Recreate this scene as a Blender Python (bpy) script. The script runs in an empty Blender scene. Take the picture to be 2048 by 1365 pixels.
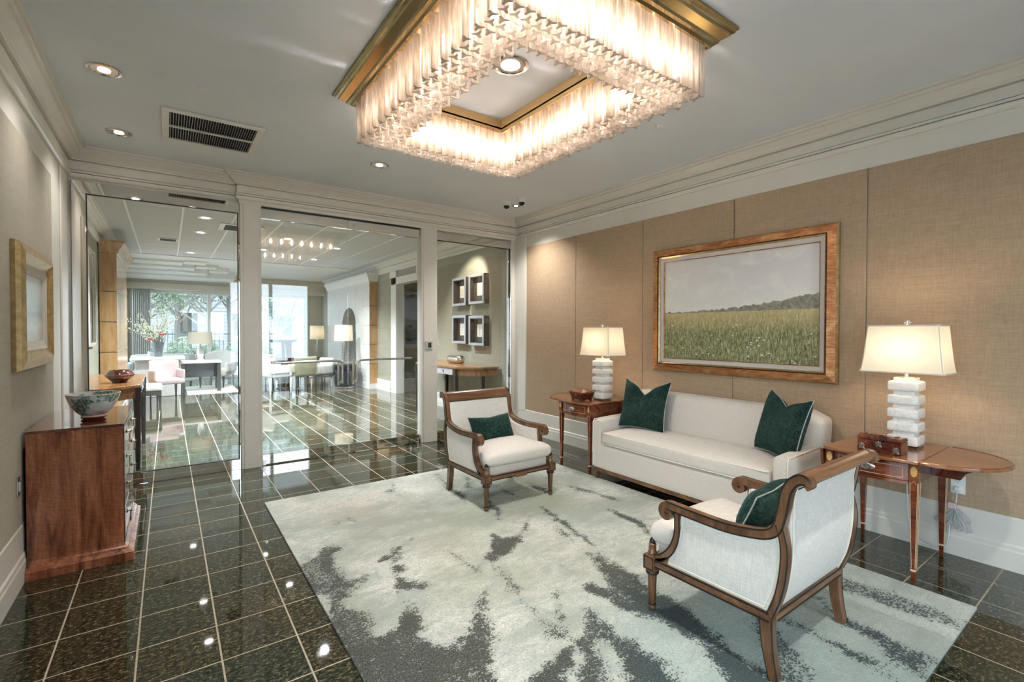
import bpy, math, random
import numpy as np
from mathutils import Vector, Matrix

random.seed(7)
scene = bpy.context.scene
COL = scene.collection
PI = math.pi

# ------------------------------------------------------------------ camera
YAW, PITCH, ROLL = 0.624905, 0.0155328, 0.0016941
FPX, CYPX, CAMH = 955.03, 676.87, 1.44813
_f = Vector((math.sin(YAW)*math.cos(PITCH), math.cos(YAW)*math.cos(PITCH), -math.sin(PITCH)))
_r = Vector((math.cos(YAW), -math.sin(YAW), 0))
_u = _r.cross(_f)
CR = math.cos(ROLL)*_r + math.sin(ROLL)*_u
CU = -math.sin(ROLL)*_r + math.cos(ROLL)*_u
cam = bpy.data.cameras.new('camera')
cam.sensor_width = 36; cam.sensor_fit = 'HORIZONTAL'
cam.lens = FPX/2048*36
cam.shift_y = -(682.5-CYPX)/2048
cam.clip_start = 0.05; cam.clip_end = 200
camo = bpy.data.objects.new('camera', cam); COL.objects.link(camo)
camo.matrix_world = Matrix(((CR.x, CU.x, -_f.x, 0), (CR.y, CU.y, -_f.y, 0), (CR.z, CU.z, -_f.z, CAMH), (0, 0, 0, 1)))
scene.camera = camo

def pix(P):                                   # photo pixel of a world point (used only to choose which tiles become single objects)
    d = Vector(P)-Vector((0, 0, CAMH)); z = d.dot(_f)
    if z < 0.05: return (-9999, -9999)
    return (1024+FPX*d.dot(CR)/z, CYPX-FPX*d.dot(CU)/z)

# ------------------------------------------------------------------ world, exposure
world = bpy.data.worlds.new('overcast_sky'); scene.world = world; world.use_nodes = True
_bg = world.node_tree.nodes['Background']
_bg.inputs[0].default_value = (0.74, 0.88, 1.0, 1); _bg.inputs[1].default_value = 2.5
scene.view_settings.view_transform = 'Standard'
scene.view_settings.look = 'None'
scene.view_settings.exposure = 1.52
scene.view_settings.gamma = 1.0
scene.view_settings.use_curve_mapping = False
cy = scene.cycles
cy.max_bounces = 7; cy.diffuse_bounces = 4; cy.glossy_bounces = 4
cy.transmission_bounces = 8; cy.transparent_max_bounces = 24
cy.caustics_reflective = False; cy.caustics_refractive = False
cy.sample_clamp_indirect = 6.0
cy.use_denoising = True
cy.use_adaptive_sampling = True; cy.adaptive_threshold = 0.045; cy.adaptive_min_samples = 12
for nm, loc, rot, sx, sy in (('daylight_portal', (2.10, -1.85, 1.35), (PI/2, 0, 0), 2.0, 2.7),
                             ('daylight_portal', (-.80, 0.0, 1.1), (0, -PI/2, 0), 2.2, 2.8),
                             ('daylight_portal', (1.45, 17.3, 1.3), (-PI/2, 0, 0), 4.8, 2.6),
                             ('daylight_portal', (-1.1, 14.6, 1.3), (0, -PI/2, 0), 2.7, 4.7)):
    l = bpy.data.lights.new(nm, 'AREA'); l.shape = 'RECTANGLE'; l.size = sx; l.size_y = sy; l.cycles.is_portal = True
    o = bpy.data.objects.new(nm, l); COL.objects.link(o); o.location = loc; o.rotation_euler = rot

# ------------------------------------------------------------------ geometry helpers
class G:
    def __init__(s): s.v = []; s.f = []
    def add(s, V, F):
        n = len(s.v); s.v += [tuple(p) for p in V]; s.f += [tuple(i+n for i in f) for f in F]; return s
    def box(s, x0, x1, y0, y1, z0, z1):
        return s.add([(x0,y0,z0),(x1,y0,z0),(x1,y1,z0),(x0,y1,z0),(x0,y0,z1),(x1,y0,z1),(x1,y1,z1),(x0,y1,z1)],
                     [(0,3,2,1),(4,5,6,7),(0,1,5,4),(1,2,6,5),(2,3,7,6),(3,0,4,7)])
    def taper(s, cx, cyy, z0, z1, a0, b0, a1, b1, dx=0, dy=0):      # square section a0*b0 at z0 -> a1*b1 at z1
        V = []
        for z, a, b, ox, oy in ((z0, a0, b0, 0, 0), (z1, a1, b1, dx, dy)):
            V += [(cx+ox-a/2, cyy+oy-b/2, z), (cx+ox+a/2, cyy+oy-b/2, z), (cx+ox+a/2, cyy+oy+b/2, z), (cx+ox-a/2, cyy+oy+b/2, z)]
        return s.add(V, [(0,3,2,1),(4,5,6,7),(0,1,5,4),(1,2,6,5),(2,3,7,6),(3,0,4,7)])
    def prism(s, poly, axis, a0, a1):          # polygon in the plane normal to axis, extruded a0..a1
        n = len(poly)
        def P(p, a):
            return (a, p[0], p[1]) if axis == 'x' else ((p[0], a, p[1]) if axis == 'y' else (p[0], p[1], a))
        V = [P(p, a0) for p in poly]+[P(p, a1) for p in poly]
        F = [tuple(range(n))[::-1], tuple(range(n, 2*n))]+[(i, (i+1) % n, n+(i+1) % n, n+i) for i in range(n)]
        return s.add(V, F)
    def lathe(s, prof, n=24, c=(0, 0, 0), flute=None):
        V = []; F = []; m = len(prof)
        for i, (r, z) in enumerate(prof):
            for k in range(n):
                a = 2*PI*k/n; rr = r
                if flute and flute[0] <= z <= flute[1]: rr = r*(1-flute[3]*(0.5+0.5*math.cos(a*flute[2])))
                V.append((c[0]+rr*math.cos(a), c[1]+rr*math.sin(a), c[2]+z))
        for i in range(m-1):
            for k in range(n):
                F.append((i*n+k, i*n+(k+1) % n, (i+1)*n+(k+1) % n, (i+1)*n+k))
        F.append(tuple(range(n))[::-1]); F.append(tuple(range((m-1)*n, m*n)))
        return s.add(V, F)
    def tube(s, path, r, n=8, closed=False, rs=None):
        P = [Vector(p) for p in path]; m = len(P); V = []; F = []; prev = None
        for i in range(m):
            if closed: t = P[(i+1) % m]-P[i-1]
            else: t = P[min(i+1, m-1)]-P[max(i-1, 0)]
            if t.length < 1e-9: t = Vector((0, 0, 1))
            t.normalize()
            if prev is None:
                a = Vector((0, 0, 1)) if abs(t.z) < 0.9 else Vector((1, 0, 0))
                nrm = t.cross(a).normalized()
            else:
                nrm = prev-t*prev.dot(t)
                nrm = nrm.normalized() if nrm.length > 1e-6 else t.orthogonal().normalized()
            prev = nrm; b = t.cross(nrm); rr = rs[i] if rs else r
            for k in range(n):
                an = 2*PI*k/n; V.append(P[i]+nrm*(rr*math.cos(an))+b*(rr*math.sin(an)))
        for i in range(m if closed else m-1):
            j = (i+1) % m
            for k in range(n): F.append((i*n+k, i*n+(k+1) % n, j*n+(k+1) % n, j*n+k))
        if not closed: F.append(tuple(range(n))[::-1]); F.append(tuple(range((m-1)*n, m*n)))
        return s.add(V, F)
    def sweep(s, path, prof, side, sc=None, closed=False):     # planar path, profile (a along side, b along normal)
        P = [Vector(p) for p in path]; m = len(P); n = len(prof); V = []; F = []; S = Vector(side)
        for i in range(m):
            t = (P[(i+1) % m]-P[i-1]) if closed else (P[min(i+1, m-1)]-P[max(i-1, 0)])
            t.normalize(); N = t.cross(S); k = sc[i] if sc else 1.0
            for a, b in prof: V.append(P[i]+S*a+N*(b*k))
        for i in range(m if closed else m-1):
            j = (i+1) % m
            for k in range(n): F.append((i*n+k, j*n+k, j*n+(k+1) % n, i*n+(k+1) % n))
        if not closed: F.append(tuple(range(n))); F.append(tuple(range((m-1)*n, m*n))[::-1])
        return s.add(V, F)
    def rbox(s, c, d, r, n=6, fn=None, seg=None):              # rounded box centre c, dims d, radius r, optional deform
        q = seg or (n, n, n); pts = {}; V = []; F = []
        def ax(k, m): return -1+2*k/m
        def vid(p):
            key = tuple(round(a, 5) for a in p)
            if key not in pts:
                h = [d[i]/2 for i in range(3)]
                P = []
                for i in range(3):                              # cluster samples toward the edges
                    P.append(math.copysign(abs(p[i])**0.75, p[i])*h[i])
                I = [max(-h[i]+r, min(h[i]-r, P[i])) for i in range(3)]
                D = Vector([P[i]-I[i] for i in range(3)])
                if D.length > 1e-9: D = D.normalized()*r
                W = [I[i]+D[i] for i in range(3)]
                if fn: W = fn(W[0], W[1], W[2], p)
                pts[key] = len(V); V.append((c[0]+W[0], c[1]+W[1], c[2]+W[2]))
            return pts[key]
        for a in range(3):
            b, e = (a+1) % 3, (a+2) % 3
            for sgn in (-1, 1):
                for i in range(q[b]):
                    for j in range(q[e]):
                        ids = []
                        for (u, w) in ((i, j), (i+1, j), (i+1, j+1), (i, j+1)):
                            p = [0, 0, 0]; p[a] = sgn; p[b] = ax(u, q[b]); p[e] = ax(w, q[e]); ids.append(vid(p))
                        F.append(tuple(ids) if sgn > 0 else tuple(ids[::-1]))
        return s.add(V, F)
    def obj(s, name, mat, parent=None, smooth=False, bevel=0.0, loc=None, seg=2, data=None):
        me = bpy.data.meshes.new(name); me.from_pydata(s.v, [], s.f); me.update()
        me.materials.append(mat)
        return place(name, me, parent, smooth, bevel, loc, seg)

def place(name, me, parent=None, smooth=False, bevel=0.0, loc=None, seg=2):
    o = bpy.data.objects.new(name, me); COL.objects.link(o)
    if parent is not None: o.parent = parent
    if loc is not None: o.location = loc
    if smooth:
        me.polygons.foreach_set('use_smooth', [True]*len(me.polygons))
        try: me.set_sharp_from_angle(angle=math.radians(42 if smooth is True else smooth))
        except Exception: pass
    if bevel > 0:
        b = o.modifiers.new('edge', 'BEVEL'); b.width = bevel; b.segments = seg; b.limit_method = 'ANGLE'; b.angle_limit = math.radians(35)
        b.harden_normals = False
    return o

def thing(name, label, cat, loc=(0, 0, 0), rz=0.0, group=None):
    o = bpy.data.objects.new(name, None); COL.objects.link(o); o.empty_display_size = 0.1
    o.location = loc; o.rotation_euler = (0, 0, rz)
    return tag(o, label, cat, group)
def tag(o, label, cat, group=None):
    o['label'] = label; o['category'] = cat
    if group: o['group'] = group
    return o
def struct(o):
    o['kind'] = 'structure'; return o
def dup(root, loc, rz, label=None, parent=None):
    c = root.copy(); COL.objects.link(c); c.parent = parent
    if parent is None: c.location = loc; c.rotation_euler = (0, 0, rz)
    if label: c['label'] = label
    for ch in list(root.children): dup(ch, None, 0, None, c)
    return c
def catmull(P, n=6, closed=False):
    P = [Vector(p) for p in P]; m = len(P); out = []
    rng = range(m if closed else m-1)
    for i in rng:
        if closed: a, b, c, d = P[i-1], P[i], P[(i+1) % m], P[(i+2) % m]
        else: a, b, c, d = P[max(i-1, 0)], P[i], P[i+1], P[min(i+2, m-1)]
        for k in range(n):
            t = k/n
            out.append(0.5*((2*b)+(c-a)*t+(2*a-5*b+4*c-d)*t*t+(3*b-a-3*c+d)*t**3))
    if not closed: out.append(P[-1])
    return out

# ------------------------------------------------------------------ materials
def new_mat(name):
    m = bpy.data.materials.new(name); m.use_nodes = True
    nt = m.node_tree; return m, nt, nt.nodes, nt.links, nt.nodes['Principled BSDF']
class N:                                        # tiny node helper
    def __init__(s, nt): s.nt = nt; s.n = nt.nodes; s.l = nt.links
    def mk(s, t, **kw):
        x = s.n.new(t)
        for k, v in kw.items(): setattr(x, k, v)
        return x
    def lk(s, a, b): s.l.new(a, b)
    def coord(s, kind='Object', scale=(1, 1, 1), rot=(0, 0, 0), loc=(0, 0, 0)):
        if kind == 'World': src = s.mk('ShaderNodeNewGeometry').outputs['Position']
        else: src = s.mk('ShaderNodeTexCoord').outputs[kind]
        mp = s.mk('ShaderNodeMapping'); mp.inputs['Scale'].default_value = scale; mp.inputs['Rotation'].default_value = rot; mp.inputs['Location'].default_value = loc
        s.lk(src, mp.inputs[0]); return mp.outputs[0]
    def noise(s, vec, scale, detail=4, rough=0.55, dist=0.0):
        x = s.mk('ShaderNodeTexNoise'); x.inputs['Scale'].default_value = scale; x.inputs['Detail'].default_value = detail
        x.inputs['Roughness'].default_value = rough; x.inputs['Distortion'].default_value = dist
        s.lk(vec, x.inputs['Vector']); return x.outputs['Fac']
    def ramp(s, fac, stops, interp='LINEAR'):
        x = s.mk('ShaderNodeValToRGB'); x.color_ramp.interpolation = interp
        e = x.color_ramp.elements
        while len(e) < len(stops): e.new(0.5)
        for el, (p, c) in zip(e, stops): el.position = p; el.color = (*c, 1) if len(c) == 3 else c
        s.lk(fac, x.inputs[0]); return x.outputs[0]
    def mix(s, fac, a, b, mode='MIX'):
        x = s.mk('ShaderNodeMix', data_type='RGBA', blend_type=mode)
        for sock, v in ((x.inputs[0], fac), (x.inputs[6], a), (x.inputs[7], b)):
            if isinstance(v, (int, float)): sock.default_value = v
            elif isinstance(v, tuple): sock.default_value = (*v, 1) if len(v) == 3 else v
            else: s.lk(v, sock)
        return x.outputs[2]
    def math(s, op, a, b=None, c=None):
        x = s.mk('ShaderNodeMath', operation=op)
        for i, v in enumerate((a, b, c)):
            if v is None: continue
            if isinstance(v, (int, float)): x.inputs[i].default_value = v
            else: s.lk(v, x.inputs[i])
        return x.outputs[0]
    def bump(s, h, strength, dist, bsdf):
        x = s.mk('ShaderNodeBump'); x.inputs['Strength'].default_value = strength; x.inputs['Distance'].default_value = dist
        s.lk(h, x.inputs['Height']); s.lk(x.outputs[0], bsdf.inputs['Normal'])

def plain(name, col, rough=0.5, metal=0.0, spec=0.5, mottle=0.06, scale=9.0, **kw):
    m, nt, n, l, b = new_mat(name); h = N(nt)
    v = h.coord('Object'); f = h.noise(v, scale, 3)
    lo = tuple(max(0, c*(1-mottle)) for c in col); hi = tuple(min(1, c*(1+mottle)) for c in col)
    h.lk(h.ramp(f, [(0.3, lo), (0.7, hi)]), b.inputs['Base Color'])
    b.inputs['Roughness'].default_value = rough; b.inputs['Metallic'].default_value = metal
    b.inputs['Specular IOR Level'].default_value = spec
    for k, val in kw.items(): b.inputs[k.replace('_', ' ')].default_value = val
    return m
def emit(name, col, strength):
    m, nt, n, l, b = new_mat(name)
    b.inputs['Base Color'].default_value = (*col, 1); b.inputs['Emission Color'].default_value = (*col, 1)
    b.inputs['Emission Strength'].default_value = strength
    return m
def fabric(name, c1, c2, weave=900.0, bump=0.25, rough=0.9, sheen=0.2, kind='Object', stretch=1.0):
    m, nt, n, l, b = new_mat(name); h = N(nt)
    v = h.coord(kind)
    wx = h.noise(h.coord(kind, (1, 1, 0.06*stretch)), weave*0.25, 2); wy = h.noise(h.coord(kind, (0.06, 0.06, 1)), weave*0.25, 2)
    big = h.noise(v, 3.0, 3)
    t = h.math('ADD', h.math('MULTIPLY', wx, 0.5), h.math('MULTIPLY', wy, 0.5))
    col = h.ramp(t, [(0.35, c1), (0.65, c2)])
    col = h.mix(h.math('MULTIPLY', big, 0.18), col, tuple(c*0.82 for c in c1))
    h.lk(col, b.inputs['Base Color']); b.inputs['Roughness'].default_value = rough
    b.inputs['Sheen Weight'].default_value = sheen; b.inputs['Specular IOR Level'].default_value = 0.2
    h.bump(t, bump, 0.002, b); return m
def wood(name, dark, mid, light, axis='z', rough=0.25, figure=0.0, scale=1.0, coat=0.3):
    m, nt, n, l, b = new_mat(name); h = N(nt)
    s = {'x': (0.12, 1, 1), 'y': (1, 0.12, 1), 'z': (1, 1, 0.12)}[axis]
    v = h.coord('Object', tuple(a*scale for a in s))
    g = h.noise(v, 14, 5, 0.6, 0.8); fine = h.noise(v, 90, 3, 0.6)
    t = h.math('ADD', h.math('MULTIPLY', g, 0.75), h.math('MULTIPLY', fine, 0.25))
    col = h.ramp(t, [(0.34, dark), (0.5, mid), (0.66, light)])
    if figure > 0:
        w = h.mk('ShaderNodeTexWave', wave_type='BANDS', bands_direction='DIAGONAL'); w.inputs['Scale'].default_value = 9; w.inputs['Distortion'].default_value = 11
        w.inputs['Detail'].default_value = 3; w.inputs['Detail Scale'].default_value = 1.6
        h.lk(h.coord('Object', (.8, .8, 2.6)), w.inputs[0])
        col = h.mix(h.math('MULTIPLY', w.outputs['Fac'], figure), col, dark)
    h.lk(col, b.inputs['Base Color']); b.inputs['Roughness'].default_value = rough
    b.inputs['Coat Weight'].default_value = coat; b.inputs['Coat Roughness'].default_value = 0.12
    return m
def glassy(name, tint=(0.96, 0.98, 0.97), refl=1.0, ior=1.5, rough=0.0):
    m, nt, n, l, b = new_mat(name); n.remove(b); h = N(nt)
    out = n['Material Output']; tr = h.mk('ShaderNodeBsdfTransparent'); tr.inputs[0].default_value = (*tint, 1)
    gl = h.mk('ShaderNodeBsdfGlossy'); gl.inputs['Roughness'].default_value = rough; gl.inputs[0].default_value = (1, 1, 1, 1)
    ge = h.mk('ShaderNodeNewGeometry'); dp = h.mk('ShaderNodeVectorMath', operation='DOT_PRODUCT')
    h.lk(ge.outputs['Normal'], dp.inputs[0]); h.lk(ge.outputs['Incoming'], dp.inputs[1])
    k = h.math('POWER', h.math('SUBTRACT', 1.0, h.math('ABSOLUTE', dp.outputs['Value'])), 5.0)
    f0 = ((ior-1)/(ior+1))**2
    ms = h.mk('ShaderNodeMixShader'); h.lk(h.math('MULTIPLY', h.math('ADD', h.math('MULTIPLY', k, 1-f0), f0), refl), ms.inputs[0])
    h.lk(tr.outputs[0], ms.inputs[1]); h.lk(gl.outputs[0], ms.inputs[2]); h.lk(ms.outputs[0], out.inputs[0]); return m
# ------------------------------------------------------------------ material library
M = {}
def _wall_fabric(name, c1, c2):
    m, nt, n, l, b = new_mat(name); h = N(nt)
    vx = h.noise(h.coord('World', (1, 1, 0.05)), 260, 2); hz = h.noise(h.coord('World', (0.05, 0.05, 1)), 300, 2)
    big = h.noise(h.coord('World'), 1.4, 3); slub = h.noise(h.coord('World', (0.03, 0.03, 1)), 90, 3)
    t = h.math('ADD', h.math('ADD', h.math('MULTIPLY', vx, 0.35), h.math('MULTIPLY', hz, 0.4)), h.math('MULTIPLY', slub, 0.25))
    col = h.ramp(t, [(0.36, c1), (0.62, c2)])
    col = h.mix(h.math('MULTIPLY', big, 0.16), col, c1)
    h.lk(col, b.inputs['Base Color']); b.inputs['Roughness'].default_value = 0.8; b.inputs['Specular IOR Level'].default_value = 0.25
    h.bump(t, 0.3, 0.002, b); return m
M['wall'] = _wall_fabric('tan_linen_wallcovering', (0.385, 0.265, 0.170), (0.52, 0.385, 0.26))
M['wallL'] = _wall_fabric('grey_linen_wallcovering', (0.40, 0.36, 0.285), (0.51, 0.465, 0.375))
M['wallG'] = _wall_fabric('sage_wallcovering', (0.29, 0.28, 0.215), (0.40, 0.39, 0.31))
M['trim'] = plain('cream_painted_trim', (0.74, 0.70, 0.625), 0.35, mottle=0.02)
M['trimw'] = plain('white_painted_trim', (0.80, 0.78, 0.73), 0.4, mottle=0.02)
M['ceil'] = plain('ceiling_paint', (0.80, 0.835, 0.88), 0.9, mottle=0.02, scale=2, spec=0.2)
M['acoustic'] = plain('acoustic_tile', (0.64, 0.67, 0.69), 0.95, mottle=0.10, scale=160, spec=0.1)
M['tbar'] = plain('white_ceiling_grid', (0.93, 0.93, 0.93), 0.5, mottle=0.01)
M['beige'] = plain('beige_header_paint', (0.60, 0.54, 0.43), 0.6, mottle=0.03)
def _granite():
    m, nt, n, l, b = new_mat('polished_green_granite'); h = N(nt)
    p = h.coord('World'); sx = h.mk('ShaderNodeSeparateXYZ'); h.lk(p, sx.inputs[0])
    ix = h.math('FLOOR', h.math('DIVIDE', h.math('ADD', sx.outputs[0], 0.426), 0.3048))
    iy = h.math('FLOOR', h.math('DIVIDE', h.math('SUBTRACT', sx.outputs[1], 2.723), 0.3048))
    cb = h.mk('ShaderNodeCombineXYZ'); h.lk(ix, cb.inputs[0]); h.lk(iy, cb.inputs[1])
    wn = h.mk('ShaderNodeTexWhiteNoise', noise_dimensions='3D'); h.lk(cb.outputs[0], wn.inputs[0])
    va = h.mk('ShaderNodeVectorMath', operation='MULTIPLY_ADD'); h.lk(cb.outputs[0], va.inputs[0]); va.inputs[1].default_value = (3.7, 5.1, 0); h.lk(p, va.inputs[2])
    mp = h.mk('ShaderNodeMapping'); mp.inputs['Scale'].default_value = (1, 1.5, 1); mp.inputs['Rotation'].default_value = (0, 0, 0.35); h.lk(va.outputs[0], mp.inputs[0])
    g = h.noise(mp.outputs[0], 42, 6, 0.75, 0.0); f2 = h.noise(va.outputs[0], 150, 3, 0.7)
    t = h.math('ADD', h.math('MULTIPLY', g, 0.72), h.math('MULTIPLY', f2, 0.28))
    c1 = h.ramp(t, [(0.41, (0.003, 0.003, 0.002)), (0.49, (0.026, 0.023, 0.013)), (0.55, (0.085, 0.068, 0.034)), (0.62, (0.23, 0.17, 0.085)), (0.71, (0.42, 0.36, 0.25))])
    c2 = h.ramp(t, [(0.41, (0.003, 0.004, 0.003)), (0.49, (0.021, 0.026, 0.017)), (0.55, (0.066, 0.068, 0.040)), (0.63, (0.17, 0.16, 0.095)), (0.73, (0.36, 0.34, 0.25))])
    col = h.mix(wn.outputs['Value'], c1, c2); h.lk(col, b.inputs['Base Color'])
    b.inputs['Roughness'].default_value = 0.035; b.inputs['IOR'].default_value = 1.6; b.inputs['Specular IOR Level'].default_value = 0.6
    return m
M['granite'] = _granite()
M['grout'] = plain('tan_grout', (0.40, 0.33, 0.25), 0.8, mottle=0.12, scale=40)
M['chrome'] = plain('polished_chrome', (0.80, 0.77, 0.73), 0.03, 1.0, mottle=0.01)
M['steel'] = plain('brushed_steel', (0.62, 0.58, 0.54), 0.16, 1.0, mottle=0.02)
M['black'] = plain('black_gasket', (0.01, 0.01, 0.01), 0.4)
M['glass'] = glassy('clear_pane_glass', (0.985, 0.995, 0.992), 1.65)
M['brass'] = plain('polished_brass', (0.50, 0.385, 0.20), 0.14, 1.0, mottle=0.05)
M['brassflat'] = plain('gold_painted_plate', (0.66, 0.47, 0.24), 0.35, 0.5, mottle=0.03)
M['walnut'] = wood('walnut_chair_frame', (0.055, 0.022, 0.010), (0.14, 0.062, 0.027), (0.24, 0.118, 0.054), 'z', 0.28)
M['walnuty'] = wood('walnut_chair_rail', (0.060, 0.024, 0.010), (0.15, 0.066, 0.028), (0.25, 0.122, 0.055), 'x', 0.28)
M['ebony'] = plain('ebonised_line', (0.012, 0.008, 0.006), 0.3)
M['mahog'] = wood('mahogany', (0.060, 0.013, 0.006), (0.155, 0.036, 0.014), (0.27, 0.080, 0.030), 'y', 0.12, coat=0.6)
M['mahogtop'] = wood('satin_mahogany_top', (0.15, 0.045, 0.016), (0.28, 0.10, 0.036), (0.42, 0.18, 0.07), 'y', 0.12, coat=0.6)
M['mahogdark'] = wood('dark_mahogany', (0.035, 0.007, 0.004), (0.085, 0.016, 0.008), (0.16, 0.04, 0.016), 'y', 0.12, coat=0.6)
M['chest'] = wood('figured_mahogany', (0.075, 0.018, 0.008), (0.31, 0.095, 0.042), (0.50, 0.20, 0.095), 'z', 0.22, figure=0.22, scale=1.0, coat=0.3)
M['chestfront'] = wood('polished_mahogany_drawer', (0.07, 0.018, 0.010), (0.16, 0.05, 0.028), (0.24, 0.09, 0.05), 'y', 0.08, coat=0.8)
M['honey'] = wood('honey_maple_veneer', (0.40, 0.205, 0.075), (0.54, 0.30, 0.12), (0.64, 0.39, 0.18), 'z', 0.25)
M['cherry'] = wood('cherry_veneer', (0.17, 0.065, 0.020), (0.29, 0.125, 0.042), (0.38, 0.18, 0.065), 'z', 0.22)
M['inlay'] = plain('satinwood_inlay', (0.62, 0.36, 0.13), 0.3)
M['stringing'] = plain('boxwood_stringing', (0.72, 0.50, 0.30), 0.35)
M['linen'] = fabric('ivory_linen', (0.585, 0.525, 0.46), (0.72, 0.665, 0.60), 2600, 0.25)
M['weave'] = fabric('ivory_basketweave', (0.60, 0.55, 0.49), (0.80, 0.77, 0.72), 1500, 0.6)
M['welt'] = plain('ivory_welting', (0.74, 0.68, 0.58), 0.9)
def _velvet(name, lo, mid, hi, scale, bump):
    m, nt, n, l, b = new_mat(name); h = N(nt)
    v = h.coord('Object'); g = h.noise(v, scale, 6, 0.72, 2.2); big = h.noise(v, 6, 2)
    t = h.math('ADD', h.math('MULTIPLY', g, 0.8), h.math('MULTIPLY', big, 0.2))
    h.lk(h.ramp(t, [(0.40, lo), (0.50, mid), (0.63, hi)]), b.inputs['Base Color'])
    b.inputs['Roughness'].default_value = 0.75; b.inputs['Sheen Weight'].default_value = 0.3; b.inputs['Sheen Roughness'].default_value = 0.35
    b.inputs['Sheen Tint'].default_value = (0.25, 0.55, 0.5, 1); b.inputs['Specular IOR Level'].default_value = 0.2
    h.bump(t, bump, 0.02, b); return m
M['fur'] = _velvet('green_crushed_fur', (0.002, 0.008, 0.006), (0.010, 0.032, 0.024), (0.070, 0.108, 0.088), 55, 1.0)  # light end of the ramp paints the pile's highlights into its colour
M['velvet'] = _velvet('green_velvet', (0.002, 0.010, 0.008), (0.007, 0.028, 0.021), (0.035, 0.075, 0.060), 24, 0.5)
M['bead'] = plain('silver_bead_trim', (0.42, 0.44, 0.41), 0.4, mottle=0.5, scale=220)
def _alab():
    m, nt, n, l, b = new_mat('white_alabaster'); h = N(nt)
    v = h.coord('Object'); g = h.noise(v, 9, 6, 0.65, 1.8); k = h.noise(v, 30, 4, 0.6, 0.5)
    vein = h.ramp(g, [(0.47, (0, 0, 0)), (0.5, (1, 1, 1)), (0.53, (0, 0, 0))])
    base = h.ramp(k, [(0.3, (0.80, 0.77, 0.72)), (0.7, (0.90, 0.88, 0.85))])
    h.lk(h.mix(h.math('MULTIPLY', vein, 0.32), base, (0.42, 0.34, 0.30)), b.inputs['Base Color'])
    b.inputs['Roughness'].default_value = 0.3; b.inputs['Subsurface Weight'].default_value = 0.25
    b.inputs['Subsurface Radius'].default_value = (0.03, 0.02, 0.015); return m
M['alab'] = _alab()
def _shade(name, col, tcol):
    m, nt, n, l, b = new_mat(name); n.remove(b); h = N(nt); out = n['Material Output']
    d = h.mk('ShaderNodeBsdfDiffuse'); d.inputs[0].default_value = (*col, 1)
    t = h.mk('ShaderNodeBsdfTranslucent'); ms = h.mk('ShaderNodeMixShader'); ms.inputs[0].default_value = 0.17
    w = h.noise(h.coord('Object', (1, 1, 0.1)), 300, 2)
    h.lk(h.ramp(w, [(0.3, tuple(c*0.93 for c in tcol)), (0.7, tcol)]), t.inputs[0])
    h.lk(d.outputs[0], ms.inputs[1]); h.lk(t.outputs[0], ms.inputs[2]); h.lk(ms.outputs[0], out.inputs[0]); return m
M['shade'] = _shade('cream_silk_shade', (0.82, 0.77, 0.66), (0.90, 0.82, 0.66))
M['shadeg'] = _shade('taupe_shade', (0.42, 0.38, 0.30), (0.30, 0.27, 0.20))
M['bulb'] = emit('warm_bulb', (1.0, 0.82, 0.60), 20)
M['crystalbulb'] = emit('chandelier_bulb', (1.0, 0.955, 0.925), 112)
M['led'] = emit('downlight_lens', (1.0, 0.94, 0.84), 22)
M['led2'] = emit('lobby_downlight_lens', (1.0, 0.97, 0.92), 9)
def _crystal():
    m, nt, n, l, b = new_mat('clear_crystal'); n.remove(b); h = N(nt); out = n['Material Output']
    tr = h.mk('ShaderNodeBsdfTransparent'); tr.inputs[0].default_value = (0.93, 0.90, 0.87, 1)
    gl = h.mk('ShaderNodeBsdfGlossy'); gl.inputs['Roughness'].default_value = 0.06; gl.inputs[0].default_value = (1, 0.98, 0.96, 1)
    df = h.mk('ShaderNodeBsdfTranslucent'); df.inputs[0].default_value = (0.95, 0.87, 0.78, 1)
    dd = h.mk('ShaderNodeBsdfDiffuse'); dd.inputs[0].default_value = (0.92, 0.84, 0.76, 1)
    st = h.noise(h.coord('Object', (1, 1, 0.15)), 60, 2)
    m0 = h.mk('ShaderNodeMixShader'); m0.inputs[0].default_value = 0.35; h.lk(df.outputs[0], m0.inputs[1]); h.lk(dd.outputs[0], m0.inputs[2])
    m1 = h.mk('ShaderNodeMixShader'); h.lk(h.ramp(st, [(0.35, (0.30, 0.30, 0.30)), (0.65, (0.55, 0.55, 0.55))]), m1.inputs[0])
    h.lk(tr.outputs[0], m1.inputs[1]); h.lk(m0.outputs[0], m1.inputs[2])
    lw = h.mk('ShaderNodeLayerWeight'); lw.inputs[0].default_value = 0.35
    m2 = h.mk('ShaderNodeMixShader'); h.lk(h.math('MULTIPLY', lw.outputs['Facing'], 0.45), m2.inputs[0])
    h.lk(m1.outputs[0], m2.inputs[1]); h.lk(gl.outputs[0], m2.inputs[2]); h.lk(m2.outputs[0], out.inputs[0]); return m
M['crystal'] = _crystal()
M['crystalend'] = _shade('crystal_end_painted_dark', (0.50, 0.44, 0.39), (0.66, 0.58, 0.51)); M['crystalend'].node_tree.nodes['Mix Shader'].inputs[0].default_value = 0.38  # prism ends coloured darker, painting the dark seen up through the glass
M['white'] = plain('white_plastic', (0.80, 0.79, 0.77), 0.4, mottle=0.01)
M['greyp'] = plain('grey_plastic', (0.50, 0.48, 0.46), 0.4)
M['dark'] = plain('black_plastic', (0.012, 0.012, 0.014), 0.15)
M['void'] = plain('duct_dark', (0.006, 0.006, 0.006), 0.9)
M['clear'] = glassy('clear_acrylic', (0.9, 0.93, 0.92), 1.6)
M['gilt'] = plain('gilt_frame', (0.52, 0.36, 0.17), 0.32, 0.75, mottle=0.25, scale=30)
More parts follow.
